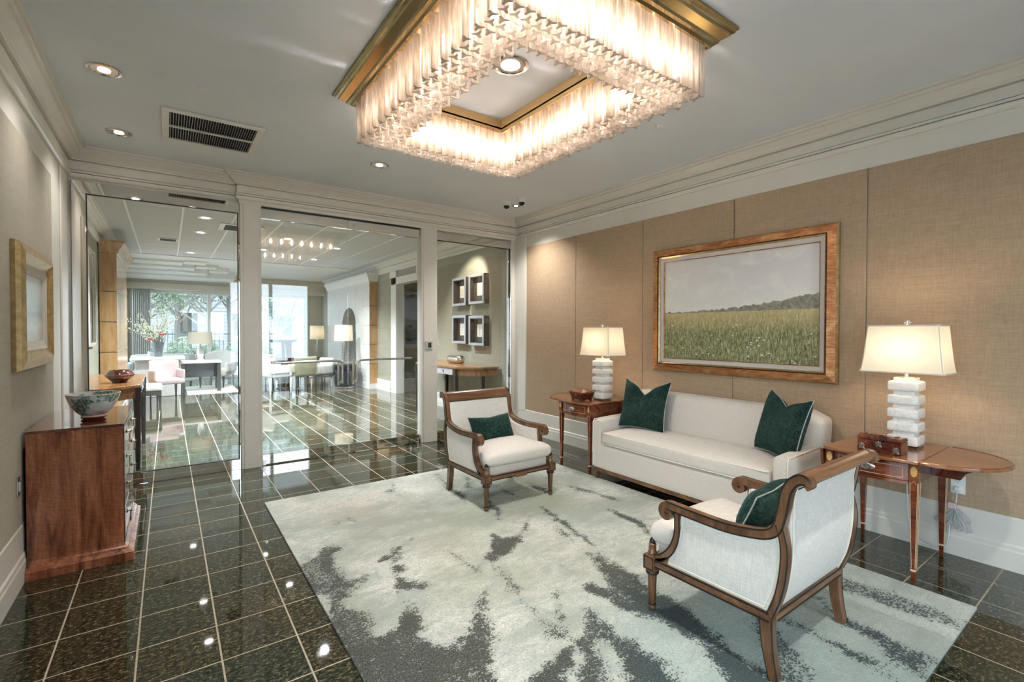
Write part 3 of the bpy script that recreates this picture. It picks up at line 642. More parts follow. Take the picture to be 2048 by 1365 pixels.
# stepped plaster ceiling in front of the window
zs = H
for k, (y0, xr) in enumerate(((12.60, LXR), (13.35, .30), (13.95, .55), (14.55, .85), (15.25, 1.55))):
    z1 = H-.012-.048*k
    struct(G().box(LXL, xr, y0, 16.50, z1, H+.03).obj('ceiling_step_%d' % (k+1), M['trimw'], bevel=.002))
for k, (x0, x1, y0) in enumerate(((.32, .75, 13.18), (.57, 1.0, 13.75), (.87, 1.3, 14.3))):
    struct(G().box(x0, x1, y0, y0+.5, H-.05-.03*k, H).obj('ceiling_step_%d' % (k+6), M['trimw'], bevel=.002))
RUG_SHARDS = [
 (0.9, [(0.64,3.1),(0.72,3.16),(0.86,3.28),(0.91,3.19),(0.85,3.08),(0.81,2.96),(0.83,2.86),(0.8,2.76),(0.96,2.74),(0.85,2.67),(0.79,2.62),(0.7,2.69),(0.62,2.74),(0.63,2.88)]),
 (0.9, [(0.73,2.72),(0.84,2.65),(0.8,2.6),(0.73,2.56),(0.7,2.6),(0.66,2.52),(0.71,2.68),(0.65,2.68),(0.63,2.88),(0.71,2.89)]),
 (1, [(1.38,3.07),(1.16,2.95),(1.1,2.91),(1.06,2.86),(1.13,2.85),(1.09,2.76),(1.07,2.66),(1.04,2.54),(1.01,2.46),(1.06,2.47),(1.15,2.41),(1.19,2.47),(1.11,2.54),(1.1,2.63),(1.15,2.7),(1.14,2.79),(1.19,2.88),(1.26,2.97)]),
 (0.6, [(1.71,4.32),(1.76,4.31),(1.61,3.99),(1.71,3.94),(1.6,3.9),(1.57,4.08)]),
 (0.7, [(1.02,3.66),(1.11,3.67),(1.14,3.6),(1.01,3.63)]),
 (1, [(0.64,2.49),(0.71,2.62),(0.73,2.54),(0.77,2.46),(0.83,2.38),(0.8,2.31),(0.77,2.21),(0.82,2.15),(0.91,2.19),(0.96,2.29),(1.01,2.35),(1.03,2.23),(1.0,2.13),(0.94,2.07),(0.96,1.95),(1.01,1.91),(1.11,1.93),(1.0,1.8),(0.88,1.74),(0.76,1.68),(0.64,1.76),(0.63,1.92),(0.64,2.17),(0.64,2.31),(0.63,2.44)]),
 (0.95, [(1.41,2.2),(1.28,2.1),(1.15,1.95),(1.08,1.9),(0.88,1.84),(0.79,1.67),(0.99,1.46),(1.07,1.6),(1.11,1.72),(1.19,1.8),(1.24,1.85),(1.28,1.95),(1.35,2.08)]),
 (0.75, [(1.59,2.41),(1.6,2.33),(1.58,2.23),(1.58,2.17),(1.57,2.1),(1.52,2.01),(1.51,1.89),(1.5,1.81),(1.54,1.75),(1.56,1.71),(1.52,1.62),(1.5,1.59),(1.48,1.63),(1.43,1.69),(1.46,1.75),(1.48,1.85),(1.5,1.97),(1.52,2.12),(1.54,2.15),(1.57,2.18),(1.57,2.35)]),
 (1, [(1.85,2.79),(1.85,2.71),(1.95,2.67),(2.05,2.71),(2.17,2.8),(2.27,2.9),(2.02,2.66),(1.9,2.57),(1.79,2.5),(1.62,2.45),(1.6,2.5),(1.67,2.57),(1.74,2.64)]),
 (0.8, [(1.47,2.75),(1.47,2.59),(1.48,2.43),(1.57,2.45),(1.61,2.49),(1.52,2.48),(1.48,2.56),(1.48,2.66)]),
 (0.85, [(1.72,1.96),(1.67,1.89),(1.62,1.78),(1.57,1.72),(1.52,1.62),(1.5,1.65),(1.54,1.76),(1.61,1.84),(1.65,1.9)]),
 (1.1, [(1.48,1.58),(1.29,1.56),(1.18,1.52),(1.08,1.46),(1.21,1.36),(1.3,1.44),(1.39,1.49)]),
 (1, [(1.9,1.94),(1.95,1.92),(1.97,1.83),(2.06,1.91),(2.16,2.11),(2.24,2.15),(2.21,2.02),(2.23,1.85),(2.2,1.73),(2.18,1.64),(2.17,1.52),(2.12,1.35),(1.95,1.24),(1.95,1.33),(1.98,1.48),(1.95,1.53),(1.9,1.64),(1.92,1.75),(1.87,1.82),(1.86,1.88)]),
 (0.95, [(1.73,1.76),(1.76,1.74),(1.72,1.63),(1.75,1.57),(1.72,1.53),(1.74,1.46),(1.7,1.39),(1.71,1.28),(1.7,1.18),(1.66,1.08),(1.48,1.21),(1.52,1.28),(1.62,1.4),(1.63,1.49),(1.61,1.52),(1.53,1.5),(1.5,1.41),(1.37,1.29),(1.31,1.33),(1.41,1.46),(1.5,1.5),(1.5,1.6),(1.58,1.61),(1.64,1.68)]),
 (1, [(2.47,3.0),(2.44,2.81),(2.39,2.57),(2.3,2.25),(2.32,2.43),(2.38,2.68),(2.38,2.85)]),
 (1, [(2.86,2.71),(2.88,2.49),(2.85,2.24),(2.75,2.16),(2.82,2.35),(2.83,2.5)]),
 (1, [(2.73,3.49),(2.77,3.36),(2.73,3.16),(2.68,3.29),(2.69,3.4)]),
 (0.9, [(3.01,3.23),(3.07,3.07),(3.08,2.73),(3.02,3.01),(2.97,3.12)]),
 (1, [(2.2,3.39),(2.19,3.27),(2.13,3.12),(2.03,2.99),(2.12,3.16),(2.04,3.25),(2.1,3.3)]),
 (0.9, [(2.16,4.27),(2.13,4.02),(2.1,3.83),(2.08,3.55),(2.01,3.46),(2.02,3.62),(2.07,3.86),(2.11,4.08)]),
 (0.9, [(2.35,4.04),(2.37,3.99),(2.22,3.75),(2.27,3.88)]),
 (0.8, [(2.45,3.63),(2.45,3.47),(2.45,3.25),(2.42,3.4)]),
 (0.7, [(2.31,2.63),(2.28,2.5),(2.17,2.13),(2.16,2.12),(2.24,2.49)]),
 (0.7, [(1.95,2.19),(1.96,2.11),(1.93,2.02),(1.92,2.08)]),
 (1, [(2.17,1.67),(2.18,1.56),(2.13,1.39),(2.08,1.23),(2.02,1.07),(2.02,0.98),(1.99,0.91),(1.84,1.01),(1.94,1.19),(1.99,1.36),(1.99,1.52),(1.99,1.6)]),
 (0.75, [(2.37,1.23),(2.4,1.2),(2.32,1.04),(2.24,0.92),(2.15,0.8),(2.0,0.91),(2.16,1.04),(2.21,1.12)]),
 (0.9, [(2.49,1.15),(2.52,1.06),(2.48,0.94),(2.49,0.81),(2.46,0.71),(2.44,0.82),(2.46,0.94)]),
 (0.95, [(2.84,1.13),(2.74,0.97),(2.74,0.82),(2.72,0.72),(2.69,0.6),(2.54,0.6),(2.56,0.69),(2.65,0.81),(2.68,0.94)]),
 (0.6, [(3.16,1.13),(3.21,1.0),(3.21,0.77),(3.19,0.59),(3.08,0.6),(3.02,0.75),(3.04,0.94),(3.01,1.07)]),
 (0.7, [(2.44,0.78),(2.45,0.7),(2.41,0.61),(2.38,0.64)]),
]
# ================================================================== rug
def build_rug():
    x0, x1, y0, y1 = RUG; nx, ny = 276, 380
    xs = np.linspace(x0, x1, nx); ysr = np.linspace(y0, y1, ny)
    X, Y = np.meshgrid(xs, ysr)
    rng = np.random.default_rng(5)
    def vnoise(sx, sy, seed):
        r = np.random.default_rng(seed); gxn = int((x1-x0)/sx)+3; gyn = int((y1-y0)/sy)+3
        gr = r.random((gyn, gxn)); fx = (X-x0)/sx; fy = (Y-y0)/sy
        ix = fx.astype(int); iy = fy.astype(int); tx = fx-ix; ty = fy-iy; tx = tx*tx*(3-2*tx); ty = ty*ty*(3-2*ty)
        a = gr[iy, ix]*(1-tx)+gr[iy, ix+1]*tx; b = gr[iy+1, ix]*(1-tx)+gr[iy+1, ix+1]*tx
        return a*(1-ty)+b*ty
    wob = (vnoise(.05, .05, 1)-.5)*.035+(vnoise(.02, .02, 2)-.5)*.02
    dark = np.full(X.shape, -0.18)
    for w, poly in RUG_SHARDS:
        P = np.array(poly); n = len(P); ins = np.zeros(X.shape, bool); dist = np.full(X.shape, 9.0)
        for i in range(n):
            ax, ay = P[i]; bx, by = P[(i+1) % n]; ex, ey = bx-ax, by-ay
            t = np.clip(((X-ax)*ex+(Y-ay)*ey)/(ex*ex+ey*ey+1e-9), 0, 1)
            dist = np.minimum(dist, np.hypot(X-ax-t*ex, Y-ay-t*ey))
            c = ((ay > Y) != (by > Y)) & (X < (bx-ax)*(Y-ay)/(by-ay+1e-12)+ax); ins ^= c
        sd = np.where(ins, dist, -dist)+wob
        soft = .055 if w < .99 else .045
        dark = np.maximum(dark, np.clip(.5+sd/(2*soft), -.18, .80)*w)
    dark += (vnoise(.25, .25, 3)-.5)*.22+(vnoise(.07, .16, 4)-.5)*.26+(vnoise(.03, .05, 6)-.5)*.16
    def blob(cx, cyy, r, p=1): return np.exp(-(((X-cx)**2+(Y-cyy)**2)/r**2)**p)
    teal = np.clip(blob(2.45, .95, .75)+.9*blob(1.9, 1.15, .45)+.55*blob(2.15, 3.55, .4)+.35*blob(2.6, 2.5, .4)+.5*blob(3.2, .8, .5)+.35*blob(3.1, 3.2, .5)+(vnoise(.3, .3, 8)-.5)*.35, 0, 1)
    pink = np.clip(.8*blob(1.2, 3.85, .30)+.35*blob(.8, 4.2, .25)+.4*blob(1.5, 2.9, .2)+.3*blob(2.9, .9, .3), 0, 1)
    lime = np.clip(.7*blob(2.55, 3.15, .22)+.7*blob(2.05, 3.3, .14)+.5*blob(2.6, 3.6, .35)+.35*blob(1.7, 3.0, .3)+.3*blob(1.5, 2.3, .4), 0, 1)
    val = vnoise(.5, .35, 11)*.5+vnoise(.16, .1, 12)*.3+vnoise(.05, .03, 13)*.2
    Z = .012+rng.random(X.shape)*.0022
    V = np.stack([X, Y, Z], -1).reshape(-1, 3); idx = np.arange(nx*ny).reshape(ny, nx)
    F = np.stack([idx[:-1, :-1], idx[:-1, 1:], idx[1:, 1:], idx[1:, :-1]], -1).reshape(-1, 4)
    border = list(idx[0, :])+list(idx[1:, -1])+list(idx[-1, -2::-1])+list(idx[-2:0:-1, 0])
    low = [(V[i][0], V[i][1], 0.001) for i in border]; n0 = len(V); m = len(border)
    V = np.vstack([V, np.array(low)]); F = F.tolist()
    for k in range(m): F.append([border[k], n0+k, n0+(k+1) % m, border[(k+1) % m]])
    me = bpy.data.meshes.new('area_rug'); me.from_pydata(V.tolist(), [], F); me.update()
    for nm, arr in (('dark', dark), ('teal', teal), ('pink', pink), ('lime', lime), ('val', val)):
        at = me.attributes.new(nm, 'FLOAT', 'POINT'); full = np.concatenate([arr.reshape(-1), arr.reshape(-1)[border]])
        at.data.foreach_set('value', full.astype(np.float32))
    m_, nt, n, l, b = new_mat('abstract_wool_pile'); h = N(nt)
    A = {k: h.mk('ShaderNodeAttribute', attribute_name=k).outputs['Fac'] for k in ('dark', 'teal', 'pink', 'lime', 'val')}
    p = h.coord('Object'); fine = h.noise(p, 105, 3, 0.75); mid = h.noise(h.coord('Object', (1, 2.5, 1), (0, 0, .6)), 34, 4, 0.65)
    d = h.math('ADD', A['dark'], h.math('ADD', h.math('MULTIPLY', h.math('SUBTRACT', fine, .5), 2.1), h.math('MULTIPLY', h.math('SUBTRACT', mid, .5), .9)))
    mask = h.ramp(d, [(.44, (0, 0, 0)), (.58, (1, 1, 1))])
    pale = h.ramp(A['val'], [(.25, (.32, .33, .275)), (.5, (.51, .505, .435)), (.72, (.66, .64, .575))])
    pale = h.mix(h.math('MULTIPLY', A['teal'], .60), pale, (.25, .37, .34))
    pale = h.mix(h.math('MULTIPLY', A['pink'], .55), pale, (.62, .50, .42))
    pale = h.mix(h.math('MULTIPLY', A['lime'], .55), pale, (.48, .50, .28))
    pale = h.mix(h.ramp(fine, [(.36, (.75, .75, .75)), (.58, (0, 0, 0))]), pale, (.27, .28, .23))
    vein = h.noise(h.coord('Object', (1, 2.2, 1), (0, 0, .5)), 3.2, 7, .72, 1.4)
    pale = h.mix(h.ramp(vein, [(.38, (.75, .75, .75)), (.49, (0, 0, 0)), (.52, (0, 0, 0)), (.62, (.5, .5, .5))]), pale, (.30, .33, .30))
    char = h.ramp(h.noise(p, 150, 3), [(.35, (.022, .024, .018)), (.65, (.115, .116, .092))])
    char = h.mix(h.math('MULTIPLY', A['teal'], .6), char, (.02, .045, .055))
    h.lk(h.mix(mask, pale, char), b.inputs['Base Color'])
    b.inputs['Roughness'].default_value = .95; b.inputs['Specular IOR Level'].default_value = .1; b.inputs['Sheen Weight'].default_value = .15
    h.bump(fine, .6, .004, b); me.materials.append(m_)
    o = bpy.data.objects.new('area_rug', me); COL.objects.link(o)
    tag(o, 'abstract wool rug in pale sage, charcoal and teal under the two armchairs', 'rug')
build_rug()

# ================================================================== chandelier
def build_chandelier():
    cx, cyy = 1.692, 2.366; hw, hl = .772, 1.001
    t = thing('chandelier', 'rectangular crystal chandelier with brass frame hanging below the ceiling', 'chandelier', (cx, cyy, H))
    prof = [(0, 0), (0, -.012), (.010, -.016), (.014, -.026), (.028, -.030), (.032, -.040), (.052, -.052), (.068, -.062), (.074, -.074), (.090, -.078), (.098, -.092), (.112, -.094), (.112, -.075), (.10, 0)]
    V = []; F = []; m = len(prof)
    for sx, sy in ((-1, -1), (1, -1), (1, 1), (-1, 1)):
        for a, z in prof: V.append((sx*(hw-a), sy*(hl-a), z))
    for i in range(4):
        for k in range(m-1): F.append((i*m+k, ((i+1) % 4)*m+k, ((i+1) % 4)*m+k+1, i*m+k+1))
    G().add(V, F).obj('brass_frame', M['brass'], t, smooth=25)
    ox, oy, ix, iy = hw-.105, hl-.105, .385, .655
    g = G()
    for a in ((-ox, ox, -oy, -iy), (-ox, ox, iy, oy), (-ox, -ix, -iy, iy), (ix, ox, -iy, iy)): g.box(a[0], a[1], a[2], a[3], -.072, -.060)
    g.obj('mounting_plate', M['brassflat'], t)
    g = G()
    for a in ((-ix, ix, -iy-.006, -iy), (-ix, ix, iy, iy+.006), (-ix-.006, -ix, -iy-.006, iy+.006), (ix, ix+.006, -iy-.006, iy+.006)): g.box(a[0], a[1], a[2], a[3], -.10, -.001)
    g.obj('inner_fascia', M['brassflat'], t)
    # trilobed glass prisms
    def prism_mesh(rot, L):
        R, q = .0270, .0095; ring = []
        for k in range(3):
            a = rot+2*PI*k/3
            for da, r in ((-.16, R), (.16, R), (PI/3, q)): ring.append((r*math.cos(a+da), r*math.sin(a+da)))
        n = len(ring); V = [(x, y, 0) for x, y in ring]+[(x, y, -L) for x, y in ring]+[(0, 0, .004)]
        F = [(i, (i+1) % n, n+(i+1) % n, n+i) for i in range(n)]+[tuple(range(n, 2*n))[::-1]]+[(i, 2*n, (i+1) % n) for i in range(n)]
        return V, F
    kinds = []
    for r in (PI/2, -PI/2):
        V, F = prism_mesh(r, .272); me = bpy.data.meshes.new('crystal_prism'); me.from_pydata(V, [], F); me.materials.append(M['crystal']); me.materials.append(M['crystalend']); me.polygons[9].material_index = 1; kinds.append((me, V, F))
    pts = []; s = .0545; row = 0; y = -hl+.128
    while y <= hl-.126:
        x = -hw+.128+(s/2 if row % 2 else 0)
        while x <= hw-.126:
            if abs(x) > ix+.014 or abs(y) > iy+.014: pts.append((x, y, row % 2))
            x += s
        y += s*.92; row += 1
    def near(p): return math.hypot(p[0]+cx, p[1]+cyy)
    # those on the faces turned to the room show largest
    def rank(p):
        x, y, _ = p
        edge = min(hw-abs(x), hl-abs(y), max(abs(x)-ix, abs(y)-iy)+.09)
        return near(p)*.35+edge*6
    pts.sort(key=rank)
    for x, y, k in pts[:300]: place('crystal_prism', kinds[k][0], t, loc=(x, y, -.083+random.uniform(-.006, .006)))
    g = G()
    for x, y, k in pts[300:]:
        dz = -.083+random.uniform(-.006, .006)
        g.add([(a+x, b+y, c+dz) for a, b, c in kinds[k][1]], kinds[k][2])
    o = g.obj('crystal_prism_mass', M['crystal'], t); o.data.materials.append(M['crystalend'])
    for pi in range(9, len(o.data.polygons), 19): o.data.polygons[pi].material_index = 1; o['kind'] = 'stuff'
    mx, my = (ox+ix)/2, (oy+iy)/2
    bp = [(-mx, -my+2*my*k/9) for k in range(10)]+[(mx, -my+2*my*k/9) for k in range(10)]+[(-mx+2*mx*k/7, -my) for k in range(1, 7)]+[(-mx+2*mx*k/7, my) for k in range(1, 7)]
    bulb = G().lathe([(.006, 0), (.010, -.006), (.014, -.025), (.019, -.045), (.020, -.058), (.014, -.074), (.004, -.082)], 12)
    bo = None
    for x, y in bp:
        if bo is None: bo = bulb.obj('candle_bulb', M['crystalbulb'], t, smooth=True, loc=(x, y, -.165))
        else: place('candle_bulb', bo.data, t, loc=(x, y, -.165))
        so = G().lathe([(.012, 0), (.012, -.105)], 10).obj('lamp_holder', M['brass'], t, loc=(x, y, -.064)) if (x, y) == bp[0] else place('lamp_holder', bpy.data.meshes['lamp_holder'], t, loc=(x, y, -.064))
build_chandelier()

# ================================================================== ceiling fittings
def downlight(x, y, label, r=.075, mat='led', power=None, zc=H, lcol=(1, .97, .93)):
    t = thing('recessed_light', label, 'downlight', (x, y, zc), 0, 'recessed ceiling lights')
    G().lathe([(r*1.18, 0), (r*1.18, -.006), (r*.98, -.008), (r*.92, -.002), (r*.92, .0)], 32).obj('trim_ring', M['steel'] if mat == 'led' else M['white'], t, smooth=30)
    G().lathe([(r*.90, -.0035), (r*.90, -.0015)], 28).obj('reflector', M['silver'] if mat == 'led' else M['white'], t)
    G().lathe([(r*(.42 if mat == 'led' and r < .09 else .6), -.006), (r*(.42 if mat == 'led' and r < .09 else .6), -.0036)], 24).obj('lens', M[mat], t)
    if power:
        l = bpy.data.lights.new('downlight_beam', 'SPOT'); l.energy = power; l.spot_size = math.radians(120); l.spot_blend = .8; l.color = lcol; l.shadow_soft_size = .05
        lo = bpy.data.objects.new('downlight_beam', l); COL.objects.link(lo); lo.parent = t; lo.location = (0, 0, -.02)
    return t
downlight(-.305, 3.882, 'round recessed ceiling light with bright lens above the mahogany chest', power=13)
downlight(-.307, 5.032, 'round recessed ceiling light beside the left crown, nearest the fixed glass pane', power=15)
downlight(1.679, 4.527, 'round recessed ceiling light between the chandelier and the glass doors', power=18)
downlight(1.692, 2.366, 'large recessed ceiling light inside the opening of the chandelier', .095, power=70)
downlight(3.640, 4.960, 'recessed ceiling light in the corner behind the dome cameras', .05, power=50)
downlight(1.68, .15, 'recessed ceiling light on the entrance side of the chandelier', power=60)
t = thing('air_vent', 'white ceiling air vent with dark louvred slots', 'air vent', (.31, 4.60, H))
vx, vy = .335, .345
G().box(-vx+.03, vx-.03, -vy+.03, vy-.03, -.004, -.002).obj('duct', M['void'], t)
g = G()
for a in ((-vx, vx, -vy, -vy+.048), (-vx, vx, vy-.048, vy), (-vx, -vx+.048, -vy+.048, vy-.048), (vx-.048, vx, -vy+.048, vy-.048)): g.box(a[0], a[1], a[2], a[3], -.016, -.001)
g.obj('frame', M['trimw'], t, bevel=.003)
G().box(-vx+.048, vx-.048, -.009, .009, -.017, -.003).obj('divider_bar', M['trimw'], t)
sl = G().prism([(-.0022, -.016), (-.0004, -.016), (.0022, -.005), (.0004, -.005)], 'y', -vy+.048, vy-.048)
so = None; n = 34
for k in range(n):
    x = -vx+.048+(2*vx-.096)*(k+.5)/n
    so = (sl.obj('slat', M['trimw'], t, loc=(x, 0, 0)) if so is None else place('slat', so.data, t, loc=(x, 0, 0)))
tag(G().lathe([(.036, 0), (.036, -.006), (.028, -.012), (.004, -.013)], 24).obj('ceiling_cap', M['white'], loc=(.21, 3.81, H), smooth=30), 'small round white cap on the ceiling beside the air vent', 'ceiling cap')
for x, y, lb in ((3.44, 4.89, 'white dome security camera nearer the glass door wall'), (3.50, 4.655, 'white dome security camera farther from the glass wall, nearer the room')):
    t = thing('security_camera', lb, 'camera', (x, y, H), 0, 'dome cameras in the ceiling corner')
    G().lathe([(.056, 0), (.056, -.006), (.050, -.008), (.048, -.034), (.044, -.046), (.036, -.050)], 28).obj('housing', M['white'], t, smooth=30)
    G().lathe([(.037, -.050), (.035, -.062), (.027, -.075), (.014, -.083), (.002, -.085)], 24).obj('dome', M['dark'], t, smooth=True)
o = G().prism([(-.018, -.0), (.018, 0), (.018, -.010), (.008, -.030), (-.018, -.026)], 'x', -.022, .022).obj('motion_sensor', M['white'], loc=(3.122, 2.363, H), bevel=.003)
tag(o, 'small white motion sensor on the ceiling right of the chandelier', 'sensor')
t = thing('card_reader', 'small square card reader on the cream column beside the glass door', 'card reader', (2.735, YH1-.008, 1.26))
G().box(-.052, .052, -.012, 0, -.052, .052).obj('plate', M['greyp'], t, bevel=.003)
G().box(-.012, .030, -.018, -.011, -.030, .034).obj('sensor_pad', M['dark'], t, bevel=.002)
# ================================================================== armchairs
def build_chair(label, loc, rz):
    t = thing('armchair', label, 'armchair', loc, rz, 'bergere armchairs facing each other')
    W = .338
    rail_p = [(-.021, -.019), (.021, -.019), (.021, .019), (-.021, .019)]
    # arm and back rail: scroll, arm, sweep up, back scroll  (local: front = -y)
    sp = []
    for k in range(22):
        a = k/21; ang = PI*.50+a*PI*2.3; r = .036-.027*a
        sp.append((-.196+r*math.cos(ang), .549+r*math.sin(ang)))
    arm = [(-.14, .582), (-.02, .578), (.10, .577), (.20, .588), (.285, .608), (.328, .645), (.348, .72), (.362, .80), (.385, .845), (.414, .866), (.437, .862), (.444, .846), (.434, .836)]
    for s in (-1, 1):
        X = s*W
        path = sp[::-1]+[tuple(p) for p in [(v[1], v[2]) for v in catmull([(0, a, b) for a, b in [sp[0]]+arm], 5)][1:]]
        P3 = [(X, a, b) for a, b in path]; n = len(P3)
        sc = [min(1, .38+.62*i/21) if i < 22 else (1 if i < n-14 else max(.5, 1-(i-(n-14))/26)) for i in range(n)]
        r = G().sweep(P3, rail_p, (1, 0, 0), sc).obj('arm_rail', M['walnut'], t, smooth=35, bevel=.004)
        for off, b in ((.0215, 1), (.0215, -1)):
            pts = []
            for i in range(21, n-8):
                tn = Vector(P3[min(i+1, n-1)])-Vector(P3[i-1]); tn.normalize(); N_ = tn.cross(Vector((1, 0, 0)))
                pts.append(Vector(P3[i])+Vector((s*.019, 0, 0))+N_*(b*.0175*sc[i]))
            G().tube(pts, .0042, 6).obj('bead', M['ebony'], r, smooth=True)
        # curved front support
        sup = catmull([(X, -.140, .566), (X, -.136, .50), (X, -.142, .44), (X, -.170, .372), (X, -.218, .318), (X, -.262, .292)], 5)
        q = G().sweep(sup, [(-.019, -.016), (.019, -.016), (.019, .016), (-.019, .016)], (1, 0, 0), [.75+.5*i/(len(sup)-1) for i in range(len(sup))]).obj('arm_support', M['walnut'], t, smooth=35, bevel=.003)
        for b in (1, -1):
            pts = []
            for i in range(len(sup)):
                tn = sup[min(i+1, len(sup)-1)]-sup[max(i-1, 0)]; tn.normalize(); N_ = tn.cross(Vector((1, 0, 0)))
                pts.append(sup[i]+Vector((s*.018, 0, 0))+N_*(b*.0145*(.75+.5*i/(len(sup)-1))))
            G().tube(pts, .004, 6).obj('bead', M['ebony'], q, smooth=True)
        G().prism([(-.262, .262), (-.205, .262), (-.178, .335), (-.215, .318), (-.262, .296)], 'x', X-.019, X+.019).obj('bracket', M['walnut'], t, bevel=.002)
        # front leg: finial, block, fluted turned shaft
        lx, ly = s*(W-.006), -.297
        leg = G().lathe([(.010, 0), (.018, .006), (.021, .018), (.016, .028), (.014, .034), (.0165, .040), (.0235, .175), (.0225, .182), (.028, .186), (.031, .196), (.028, .205), (.021, .209), (.021, .214)], 36, (lx, ly, .012), (.042, .176, 12, .16)).obj('front_leg', M['walnut'], t, smooth=60)
        G().lathe([(.0322, .192), (.034, .197), (.0322, .202)], 28, (lx, ly, .012)).obj('ring', M['ebony'], leg, smooth=True)
        G().lathe([(.0185, .026), (.020, .031), (.0185, .036)], 24, (lx, ly, .012)).obj('ring', M['ebony'], leg, smooth=True)
        G().box(lx-.033, lx+.033, ly-.033, ly+.033, .224, .298).obj('block', M['walnut'], leg, bevel=.003)
        for (ax, sg) in (('x', s), ('y', -1)):
            g = G()
            for (a0, a1, z0, z1) in ((-.030, .030, .228, .233), (-.030, .030, .289, .294), (-.030, -.025, .233, .289), (.025, .030, .233, .289)):
                if ax == 'x': g.box(lx+sg*.0325-.001, lx+sg*.0325+.002*sg+.001, ly+a0, ly+a1, z0, z1)
                else: g.box(lx+a0, lx+a1, ly+sg*.0325-.0015, ly+sg*.0325+.001, z0, z1)
            g.obj('line_inlay', M['ebony'], leg)
        G().lathe([(.024, .298), (.026, .306), (.020, .316), (.018, .345), (.020, .352), (.014, .358)], 24, (lx, ly, 0)).obj('finial', M['walnut'], leg, smooth=50)
        G().lathe([(.014, .357), (.016, .364), (.012, .376), (.003, .388)], 18, (lx, ly, 0)).obj('finial_tip', M['ebony'], leg, smooth=True)
        # sabre back leg
        bl = catmull([(X*.985, .285, .285), (X*.985, .288, .20), (X*.985, .298, .11), (X*.985, .318, .014)], 5)
        b = G().sweep(bl, [(-.020, -.027), (.020, -.027), (.020, .027), (-.020, .027)], (1, 0, 0), [1.0-.3*i/(len(bl)-1) for i in range(len(bl))]).obj('back_leg', M['walnut'], t, smooth=35, bevel=.003)
        G().tube([p+Vector((s*.019, -.026*(1-.3*i/(len(bl)-1)), 0)) for i, p in enumerate(bl)], .0028, 6).obj('bead', M['ebony'], b)
        G().tube([p+Vector((s*.019, .026*(1-.3*i/(len(bl)-1)), 0)) for i, p in enumerate(bl)], .0028, 6).obj('bead', M['ebony'], b)
        # back post, below the arm
        bp_ = catmull([(X, .338, .66), (X, .356, .58), (X, .354, .48), (X, .335, .37), (X, .302, .275)], 5)
        q = G().sweep(bp_, [(-.020, -.014), (.020, -.014), (.020, .014), (-.020, .014)], (1, 0, 0)).obj('back_post', M['walnut'], t, smooth=35, bevel=.003)
        G().tube([p+Vector((s*.019, .013, 0)) for p in bp_], .003, 6).obj('bead', M['ebony'], q)
        G().tube([p+Vector((s*.019, -.013, 0)) for p in bp_], .003, 6).obj('bead', M['ebony'], q)
        # upholstered side
        poly = [(v[1], v[2]) for v in catmull([(0, a, b) for a, b in [(-.120, .560), (.02, .557), (.14, .562), (.24, .580), (.325, .625)]], 4)]+[(.340, .56), (.338, .48), (.320, .375), (.288, .288), (-.222, .288), (-.172, .36), (-.142, .43), (-.128, .50)]
        c_ = (sum(p[0] for p in poly)/len(poly), sum(p[1] for p in poly)/len(poly))
        g = G(); xs_ = [X-s*.056, X+s*.006, X+s*.013]; n_ = len(poly)
        V = [(xs_[0], p[0], p[1]) for p in poly]+[(xs_[1], p[0], p[1]) for p in poly]+[(xs_[2], c_[0]+(p[0]-c_[0])*.90, c_[1]+(p[1]-c_[1])*.90) for p in poly]
        F = [tuple(range(n_)), tuple(range(2*n_, 3*n_))[::-1]]+[(k*n_+i, (k+1)*n_+i, (k+1)*n_+(i+1) % n_, k*n_+(i+1) % n_) for k in (0, 1) for i in range(n_)]
        if s < 0: F = [f[::-1] for f in F]
        sd = g.add(V, F).obj('side_upholstery', M['weave'], t, smooth=40)
        for q_, xo in ((.985, .0065), (.945, .0095)):
            G().tube([(X+s*xo, c_[0]+(p[0]-c_[0])*q_, c_[1]+(p[1]-c_[1])*q_) for p in poly], .0042, 6, closed=True).obj('double_welt', M['welt'], sd, smooth=True)
        G().box(X-.018, X+.018, -.27, .30, .248, .288).obj('side_rail', M['walnuty'], t, bevel=.003)
        for z in (.251, .285): G().tube([(X+s*.018, -.266, z), (X+s*.018, .30, z)], .0042, 6).obj('bead', M['ebony'], t)
    G().box(-W+.02, W-.02, -.318, -.282, .245, .284).obj('front_rail', M['walnuty'], t, bevel=.003)
    for z in (.249, .281): G().tube([(-W+.02, -.318, z), (W-.02, -.318, z)], .0042, 6).obj('bead', M['ebony'], t)
    G().prism([(-.075, .258), (-.055, .258), (-.055, .236), (.055, .236), (.055, .258), (.075, .258), (.075, .272), (-.075, .272)], 'y', -.325, -.315).obj('rail_tablet', M['walnuty'], t, bevel=.002)
    G().box(-W+.015, W-.015, .285, .318, .248, .290).obj('back_rail', M['walnuty'], t, bevel=.003)
    for z in (.252, .286): G().tube([(-W+.02, .318, z), (W-.02, .318, z)], .0042, 6).obj('bead', M['ebony'], t)
    # top rail with a rolled edge
    tp = [(v[1], v[2]) for v in catmull([(0, a, b) for a, b in [(.345, .800), (.352, .842), (.378, .872), (.412, .884), (.440, .874), (.447, .850), (.430, .838), (.412, .846), (.392, .838), (.378, .812)]], 4, True)]
    tr = G().prism(tp, 'x', -W+.015, W-.015).obj('top_rail', M['walnuty'], t, smooth=40)
    for z in ((.343, .80), (.378, .806)): G().tube([(-W+.02, z[0], z[1]), (W-.02, z[0], z[1])], .003, 6).obj('bead', M['ebony'], tr)
    # back upholstery, thick at the inside, curved at the outside
    pin = [(.215, .40), (.262, .50), (.300, .62), (.330, .74), (.348, .815)]
    pout = [(.378, .815), (.366, .76), (.366, .68), (.366, .58), (.360, .49), (.340, .38), (.305, .288), (.26, .288)]
